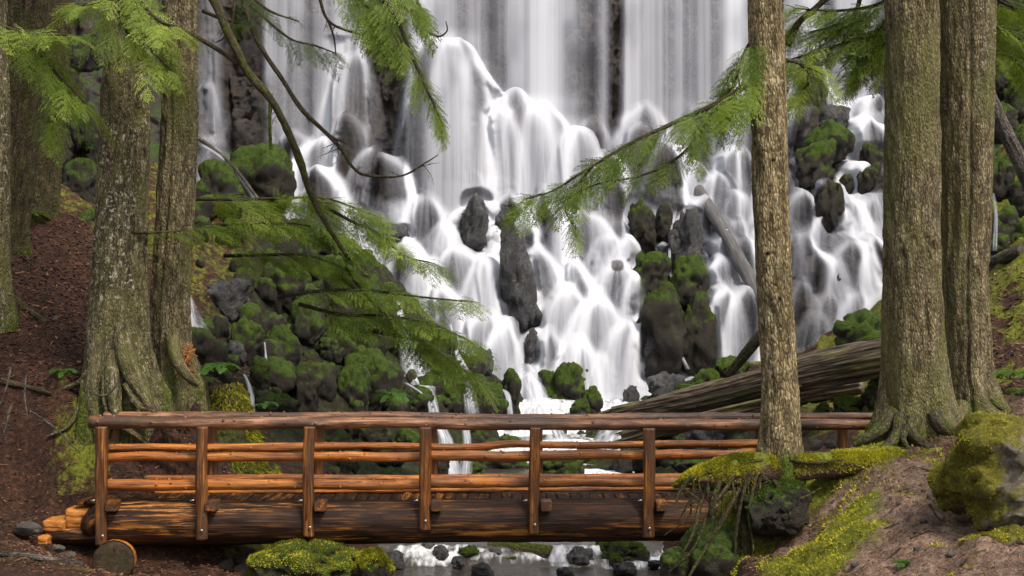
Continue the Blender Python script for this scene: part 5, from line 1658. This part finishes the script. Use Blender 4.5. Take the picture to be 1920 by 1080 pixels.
# -- dead limbs of the dark trunk
bare(*W_t, [(392, -20, 21.4), (432, 70, 21.3), (462, 130, 21.3), (500, 176, 21.3), (530, 224, 21.3), (562, 300, 21.4), (580, 356, 21.5), (606, 410, 21.6), (650, 480, 21.8)], [9, 8, 7, 4], 21, 5, .5)
bare(*W_t, [(458, 10, 21.6), (486, 82, 21.5), (530, 150, 21.5), (566, 205, 21.5), (612, 250, 21.5), (640, 280, 21.5), (664, 316, 21.5), (690, 329, 21.5), (752, 330, 21.5), (800, 304, 21.5), (822, 290, 21.5)], [5, 4, 3, 1], 22, 10, .3)
bare(*W_t, [(612, 250, 21.5), (632, 262, 21.5), (652, 268, 21.5)], [3, 1.5], 24, 2, .2)
bare(*W_t, [(330, 50, 21.8), (380, 76, 21.5), (420, 100, 21.4), (446, 122, 21.3)], [4, 4, 3], 25, 2, .1)
bare(*W_t, [(596, -20, 21), (610, 30, 21), (636, 52, 21), (690, 68, 21)], [4, 3, 1.5], 26, 4, .1)
bare(*W_t, [(616, 40, 21), (626, 70, 21), (630, 104, 21)], [2.5, 1], 27, 1, .0)
bare(*W_t, [(770, 20, 20.4), (790, 48, 20.3), (820, 68, 20.3), (838, 58, 20.3), (836, 40, 20.3)], [2.5, 2, 1.2], 28, 0, .0)
bare(*W_t, [(440, -10, 21.6), (436, 40, 21.5), (420, 70, 21.5), (404, 80, 21.5)], [3, 2, 1], 29, 0, .0)
bare(*W_t, [(508, 176, 21.3), (506, 230, 21.3), (508, 280, 21.4)], [4, 3, 3], 30, 0, .9)
# -- the layered boughs over the mossy bank
mid = [
    ([(330, 372, 23.2), (430, 374, 23.6), (520, 372, 24.0), (610, 372, 24.3), (690, 400, 24.6)], 84, .50),
    ([(300, 440, 22.6), (380, 424, 23.0), (470, 420, 23.4), (560, 420, 23.8), (640, 440, 24.0)], 84, .50),
    ([(250, 436, 21.2), (290, 436, 21.6), (350, 432, 22.0)], 26, .40),
    ([(580, 370, 24.0), (650, 410, 24.4), (710, 440, 24.6), (760, 480, 24.8), (806, 492, 25.0)], 58, .46),
    ([(420, 480, 23.8), (500, 478, 24.2), (580, 480, 24.6), (660, 510, 25.0)], 60, .46),
    ([(520, 556, 24.4), (610, 545, 24.6), (700, 546, 24.8), (800, 558, 25.2), (886, 566, 25.6)], 86, .46),
    ([(560, 570, 24.8), (640, 590, 25.0), (720, 592, 25.2), (800, 606, 25.4), (872, 634, 25.6)], 92, .50),
    ([(700, 620, 25.4), (780, 640, 25.6), (850, 680, 25.8), (896, 716, 26.0)], 66, .48),
    ([(640, 520, 25.0), (700, 570, 25.2), (750, 610, 25.4), (800, 650, 25.6)], 44, .44),
]
for i, (ax, n, s) in enumerate(mid):
    bough(*W_t, ax, [4, 1.2], int(n * .74), s, 100 + 3 * i, 'needle' if i in (0, 1, 2, 4) else 'needle_light', spread=1.25, droop=.6, roll=.35, tint=(.05, .8) if i in (0, 1, 2, 4) else (.05, .75), taper=.35, gap=.12, hang=.08)
bough(*W_t, [(600, 400, 24.0), (640, 470, 24.4), (660, 520, 24.6), (720, 590, 25.0)], [4, 2], 24, .36, 140, 'needle', gap=.2)
# -- the long bough of the slender tan tree
bough(*N_t, [(1440, 130, 17.4), (1390, 166, 17.2), (1340, 196, 17.0), (1260, 232, 16.8), (1180, 270, 16.6), (1100, 318, 16.4), (1040, 356, 16.3), (992, 372, 16.2)], [7, 1.2], 66, .40, 150, 'needle', spread=1.0, droop=.7, hang=.12, fwd=.9, tint=(.15, 1), taper=.35, gap=.12)
bough(*N_t, [(1345, 200, 17.1), (1316, 246, 17.0), (1270, 296, 16.9), (1200, 330, 16.8), (1120, 345, 16.7), (1060, 372, 16.6)], [4, 1], 36, .30, 151, 'needle', spread=.9, droop=.7, hang=.2, gap=.25, tint=(.1, .8))
bough(*N_t, [(1110, 312, 16.5), (1080, 350, 16.4), (1060, 390, 16.3), (1076, 424, 16.3)], [3, 1], 20, .30, 152, 'needle', hang=.35, gap=.15)
bough(*N_t, [(1440, 40, 17.5), (1400, 90, 17.4), (1380, 150, 17.3), (1362, 200, 17.3)], [4, 1.5], 34, .40, 153, 'needle', droop=.8, hang=.3)
bough(*N_t, [(1460, 110, 17.6), (1500, 120, 17.8), (1520, 150, 17.9), (1490, 180, 17.9)], [4, 1.5], 30, .38, 154, 'needle_light', hang=.2)
# -- sprays in the upper corner beside the thick trunk
bare(*K_, [(1476, 84, 19.2), (1500, 40, 19.2), (1540, 6, 19.2), (1580, -30, 19.2)], [7, 6, 6], 31, 2, .1)
for i, (ax, n, s) in enumerate([
    ([(1700, -20, 18.9), (1640, 10, 19.0), (1570, 20, 19.1), (1490, 16, 19.2)], 46, .46), ([(1700, 40, 18.9), (1640, 60, 19.0), (1570, 86, 19.1), (1480, 112, 19.2)], 50, .42), ([(1690, 60, 18.8), (1650, 90, 18.9), (1620, 110, 19.0), (1600, 150, 19.0)], 30, .38),
    ([(1620, -30, 19.2), (1600, 30, 19.2), (1560, 50, 19.2), (1520, 60, 19.2)], 32, .40), ([(1690, 0, 18.8), (1660, 40, 18.9), (1640, 70, 19.0), (1630, 100, 19.0)], 28, .40), ([(1530, 20, 19.2), (1500, 40, 19.3), (1480, 60, 19.3)], 18, .36)]):
    bough(*K_, ax, [5, 1.5], n, s, 160 + 2 * i, 'needle_light', droop=.6, hang=.12, tint=(.1, .9), gap=.1)
for i, (ax, n, s) in enumerate([([(1850, -20, 21), (1890, 10, 21.2), (1940, 20, 21.4)], 26, .44), ([(1850, 40, 21), (1890, 60, 21.3), (1940, 90, 21.5)], 26, .42), ([(1856, 100, 22), (1900, 110, 22), (1940, 160, 22)], 22, .42)]):
    bough(*S_, ax, [4, 1.5], n, s, 190 + 2 * i, 'needle', droop=.6, hang=.1)

# ================================================================ MOSS, LITTER, FERNS
def blades(acc, p, nrm, size, seed, lean=.6, wid=.22):
    """short pointed moss shoots standing on a surface"""
    g = np.random.default_rng(seed)
    n = len(p)
    d = nrm + g.normal(0, lean, (n, 3))
    d /= np.linalg.norm(d, axis=1, keepdims=True)
    s = np.cross(d, g.normal(size=(n, 3)))
    s /= np.linalg.norm(s, axis=1, keepdims=True)
    L = (size * g.uniform(.5, 1.4, n))[:, None]
    b = p - nrm * .006
    V = np.stack([b - s * L * wid, b + s * L * wid, b + d * L], 1).reshape(-1, 3)
    F = np.arange(3 * n).reshape(-1, 3)
    cl = fbm(p * 4.5 + seed, 3, 5)
    t = np.clip((cl - .3) * 1.6 + g.normal(0, .14, n), 0, 1)
    acc.add(V, F, tint=np.repeat(t, 3))

def sample_mesh(V, F, n, seed, ok):
    g = np.random.default_rng(seed)
    if F.shape[1] == 4:
        F = np.concatenate([F[:, [0, 1, 2]], F[:, [0, 2, 3]]])
    N = np.cross(V[F[:, 1]] - V[F[:, 0]], V[F[:, 2]] - V[F[:, 0]])
    A = np.linalg.norm(N, axis=1)
    N = N / np.maximum(A, 1e-12)[:, None]
    C = V[F].mean(1)
    A = A * ok(C, N)
    cdf = np.cumsum(A)
    i = np.searchsorted(cdf, g.random(n) * cdf[-1])
    i = np.minimum(i, len(F) - 1)
    r = g.random((n, 2))
    fl = r.sum(1) > 1
    r[fl] = 1 - r[fl]
    p = V[F[i, 0]] + r[:, :1] * (V[F[i, 1]] - V[F[i, 0]]) + r[:, 1:] * (V[F[i, 2]] - V[F[i, 0]])
    return p, N[i]

# the earth lip the slender tree stands on
V, F, T3, tc = tube(P3([(1262, 912, 17.2), (1300, 898, 17.15), (1345, 892, 17.15), (1400, 884, 17.2), (1455, 880, 17.25), (1550, 873, 17.35), (1650, 868, 17.45), (1712, 862, 17.5), (1780, 850, 17.7)]),
                    np.array([4, 18, 28, 30, 27, 26, 25, 22, 14]) * 17.2 / FPX, 36, 200, .35, 4, 9, True, .01)
N = vnormals(V, F)
lip = np_mesh('bank', V, [T3, F], M['ground'], None, True, {'pale': np.full(len(V), .25), 'moss': np.clip(.35 + N[:, 2] * .9 - sstep(3.9, 5.0, V[:, 0]) * .5, 0, 1)})
kind(lip, 'structure')
a = Acc()
p, nn = sample_mesh(V, F, 34000, 1, lambda C, N: np.clip(N[:, 2] + .35, 0, 1) * (fbm(C * 3, 2, 3) > .30) * (1 - sstep(4.7, 5.2, C[:, 0])))
blades(a, p, nn, .032, 2)
# patches on the near slope
gF = grid_faces(len(ys_), len(xs_))
gV = np.stack([GXX, GYY, GZZ], -1).reshape(-1, 3)
sel = (gV[gF[:, 0], 0] > 2) & (gV[gF[:, 0], 0] < 7) & (gV[gF[:, 0], 1] > 12) & (gV[gF[:, 0], 1] < 19.5)
gmf = gm.ravel()
gFs = gF[sel]
cen_m = gmf[gFs].mean(1)
cen_m = np.concatenate([cen_m, cen_m])
p, nn = sample_mesh(gV, gFs, 26000, 2, lambda C, N: sstep(.32, .7, cen_m + (fbm(C * 3.2, 4, 8) - .5) * 1.9))
blades(a, p, nn, .034, 3)
mo_ = a.build('moss', M['mossblade'], None, False)
kind(mo_, 'stuff')
# shaggy moss on the mounds, the stump and the near boulders
a = Acc()
V, F = STUMP
p, nn = sample_mesh(V, F, 9000, 4, lambda C, N: (fbm(C * np.array([5, 5, 1.2]), 3, 3) > .47) * 1.0)
nn = nn + np.array([0, 0, -1.3])
nn /= np.linalg.norm(nn, axis=1, keepdims=True)
blades(a, p, nn, .085, 5, .35, .12)
sm = a.build('shaggy_moss', M['mossblade'], None, False)
rebase(sm, stump.location)
sm.parent = stump
sm.location = (0, 0, 0)
for o in [o for o in bpy.data.objects if o.name.startswith(('moss_mound', 'mossy_boulder', 'boulder', 'stream_stone'))]:
    me = o.data
    nv = len(me.vertices)
    co = np.empty(nv * 3, np.float32); me.vertices.foreach_get('co', co); co = co.reshape(-1, 3).astype(float)
    fi = np.empty(len(me.polygons) * 3, np.int32); me.polygons.foreach_get('vertices', fi); fi = fi.reshape(-1, 3)
    mv = np.empty(nv, np.float32); me.attributes['moss'].data.foreach_get('value', mv)
    if mv.max() < .45:
        continue
    loc = np.array(o.location)
    fm = mv[fi].mean(1)
    ys2 = loc[1]
    ext = np.prod(sorted(np.ptp(co, axis=0))[1:])
    n = int(min(9000, ext * (7000 if ys2 < 18 else 4200 if ys2 < 26 else 1500)))
    if n < 60:
        continue
    sz = .022 if ys2 < 15 else .03 if ys2 < 24 else .026
    if o.name.startswith('moss_mound'):
        n, sz = 14000, .03
    try:
        p, nn = sample_mesh(co, fi, n, 6, lambda C, N: sstep(.4, .85, fm + (fbm(C * 3.5 + loc, 3, 4) - .5) * .8))
    except Exception:
        continue
    b = Acc()
    blades(b, p, nn, sz, 7, .55)
    yellow = o.name.startswith('moss_mound') or ys2 < 15
    m_ = b.build('moss_cover', M['mossblade' if yellow else 'mossgreen'], o, False)

# needle litter and chips on the two slopes
def litter(n, x0, x1, y0, y1, seed, size, ok=None):
    g = np.random.default_rng(seed)
    x, y = g.uniform(x0, x1, n), g.uniform(y0, y1, n)
    z = ground(x, y)
    if ok is not None:
        k = ok(x, y, z)
        x, y, z = x[k], y[k], z[k]
        n = len(x)
    az = g.uniform(0, 6.283, n)
    d = np.stack([np.cos(az), np.sin(az), g.normal(0, .25, n)], -1)
    s = np.stack([-np.sin(az), np.cos(az), g.normal(0, .3, n)], -1)
    L = (size * g.lognormal(0, .6, n))[:, None]
    w = (size * .14 * g.uniform(.5, 2.2, n))[:, None]
    p = np.stack([x, y, z + .008], -1)
    V = np.stack([p - d * L / 2 - s * w, p - d * L / 2 + s * w, p + d * L / 2 + s * w, p + d * L / 2 - s * w], 1).reshape(-1, 3)
    return V, np.repeat(np.clip(g.beta(1.3, 2.2, n), 0, 1), 4)
a = Acc()
for args in ((15000, -9, -4.2, 21.3, 30, 31, .05), (9000, -8, -3.5, 17, 21.3, 32, .036), (22000, 2.6, 6.5, 11.5, 17.6, 33, .02), (4000, 3, 7, 17.4, 20, 34, .035), (3000, 6.5, 9.5, 20, 27, 35, .06)):
    V, tt_ = litter(*args)
    a.add(V, np.arange(len(V)).reshape(-1, 4), tint=tt_)
li = a.build('litter', M['litter'], None, False)
kind(li, 'stuff')

g = np.random.default_rng(55)
for k in range(34):
    x, y = g.uniform(2.6, 5.4), g.uniform(12.6, 16.4)
    az, L = g.uniform(0, 6.28), g.uniform(.12, .45)
    q = [np.array([x + math.cos(az) * L * t_ + g.normal(0, .02), y + math.sin(az) * L * t_, 0]) for t_ in (0, .5, 1)]
    for v in q:
        v[2] = gz_at(v[0], v[1]) + .012
    a = Acc()
    add_tube(a, q, [.011, .008, .004], 6, 12, .2, 8, 400 + k, at={'moss': .05})
    o = a.build('twig', M['root'])
    rebase(o, q[0])
    tag(o, 'thin dead twig lying on the bare brown near slope', 'twig', 'dead twigs on the near slope')
for k in range(36):
    x, y = g.uniform(2.8, 5.4), g.uniform(12.2, 16.2)
    r = g.uniform(.02, .055)
    add_rock('pebble', 'small angular pebble lying on the bare brown near slope', (x, y, gz_at(x, y) + r * .3), (r, r * .8, r * .7), 700 + k, M['stone'], 0, 'pebbles on the near slope', 'pebble', sub=2, cuts=8)

def fern(label, px, py, Y, n, size, seed, mat='fern', cat='fern', name='fern'):
    g = np.random.default_rng(seed)
    c = P(px, py, Y)
    a = Acc()
    pos, dirs, sz = [], [], []
    for k in range(n):
        az = 6.283 * (k + g.random() * .6) / n
        pos.append(c)
        dirs.append(np.array([math.cos(az), math.sin(az), g.uniform(.5, 1.1)]))
        sz.append(size / .5 * g.uniform(.7, 1.15))
    place_fronds(a, pos, dirs, sz, seed, .15, .75, FERNS, (.2, .9))
    o = a.build(name, M[mat], None, False)
    rebase(o, c)
    return tag(o, label, cat)
fern('fern growing at the foot of the slimmer dark trunk', 412, 690, 22.6, 9, .48, 1)
fern('small fern hanging in the hollow under the lichen speckled trunk', 118, 700, 21.4, 8, .36, 2)
fern('bright green tuft on the bare near slope', 1690, 1056, 13.4, 14, .14, 3, cat='plant', name='plant')
fern('fern on the mossy slope beyond the seamed trunk', 1898, 705, 20.6, 8, .34, 4)
fern('low fern beside the sword shaped one on the mossy slope beyond the seamed trunk', 1912, 735, 20.2, 8, .26, 5)
fern('fern drooping over the round boulder by the rill above the railing', 735, 742, 28.5, 8, .55, 6)
fern('fern in the shade between the big trunks', 55, 405, 27.5, 8, .5, 7)
fern('pale leafy tuft clinging to the dark rock beside the thin trickle', 500, 760, 24.4, 7, .3, 8)
# red broken sticks piled at the foot of the twin trunk, dead twigs on the bank
a = Acc()
g = np.random.default_rng(5)
for k in range(26):
    c = P(g.uniform(338, 362), g.uniform(650, 700), 22.0 + g.uniform(-.2, .3))
    d = np.array([g.normal(0, .5), g.normal(0, .5), g.normal(.2, .6)])
    d /= np.linalg.norm(d)
    add_tube(a, [c - d * g.uniform(.08, .2), c + d * g.uniform(.08, .22)], [.012, .009], 5, 3, seed=k)
tw = a.build('stick_pile', M['rail'], None)
rebase(tw, P(350, 690, 22))
tag(tw, 'small heap of reddish broken sticks at the foot of the slimmer dark trunk', 'stick pile')
tw['kind'] = 'stuff'
for i, (pts, r, lb) in enumerate([
    ([(20, 760, 20.7), (12, 800, 20.6), (4, 830, 20.6)], 3, 'pale dead twig poking from the dark bank at the picture edge'),
    ([(52, 790, 20.6), (46, 740, 20.8), (50, 700, 21)], 2.2, 'thin upright dead twig on the dark bank'),
    ([(56, 770, 20.6), (100, 800, 20.5), (150, 850, 20.5)], 2, 'long thin twig slanting down the dark bank'),
    ([(168, 735, 20.6), (196, 742, 20.5), (216, 724, 20.5), (214, 700, 20.6)], 3, 'curled pale root loop under the lichen speckled trunk'),
    ([(232, 800, 21.4), (238, 830, 21.4), (250, 812, 21.4)], 2, 'forked twig seen through the first railing bay'),
    ([(20, 690, 21.2), (14, 720, 21.0), (0, 760, 20.9)], 2.4, 'bent grey twig hanging over the dark bank')]):
    log('twig', lb, pts, [r, r * .9, r * .6, r * .4][:len(pts)], 200 + i, 'deadlog', 0, .001, 7, 24, .2, 'twig')
# ================================================================ LIGHT, SKY, CAMERA
w_ = bpy.data.worlds.new('World')
SC.world = w_
w_.use_nodes = True
nt = w_.node_tree
sky = nt.nodes.new('ShaderNodeTexSky')
sky.sky_type = 'NISHITA'
sky.sun_disc = False
SUN_EL, SUN_AZ = math.radians(56), math.radians(138)       # azimuth clockwise from +Y
sky.sun_elevation = SUN_EL
sky.sun_rotation = SUN_AZ
sky.air_density, sky.dust_density, sky.ozone_density = 1.0, 3.0, 1.0
bg = nt.nodes['Background']
hsv = nt.nodes.new('ShaderNodeHueSaturation')
hsv.inputs['Saturation'].default_value = 0.18
nt.links.new(sky.outputs[0], hsv.inputs['Color'])
nt.links.new(hsv.outputs[0], bg.inputs['Color'])
bg.inputs['Strength'].default_value = 0.10
sd = bpy.data.lights.new('sun', 'SUN')
sd.energy = 1.5
sd.angle = math.radians(12)
sd.color = (1.0, 0.90, 0.74)
so = bpy.data.objects.new('sun', sd)
COL.objects.link(so)
d = Vector((math.sin(SUN_AZ) * math.cos(SUN_EL), math.cos(SUN_AZ) * math.cos(SUN_EL), math.sin(SUN_EL)))
so.rotation_euler = d.to_track_quat('Z', 'Y').to_euler()
so.location = (0, 0, 30)

cd = bpy.data.cameras.new('camera')
cd.sensor_width = 36.0
cd.lens = FPX / 1920.0 * 36.0
cd.clip_end = 500
cam = bpy.data.objects.new('camera', cd)
COL.objects.link(cam)
cam.rotation_euler = (math.pi / 2, 0, 0)
SC.camera = cam
SC.view_settings.view_transform = 'Standard'
SC.view_settings.look = 'None'
SC.view_settings.exposure = EXPO
SC.view_settings.gamma = 1.0
SC.cycles.use_denoising = True
SC.cycles.max_bounces = 6
SC.cycles.diffuse_bounces = 3
SC.cycles.transparent_max_bounces = 12
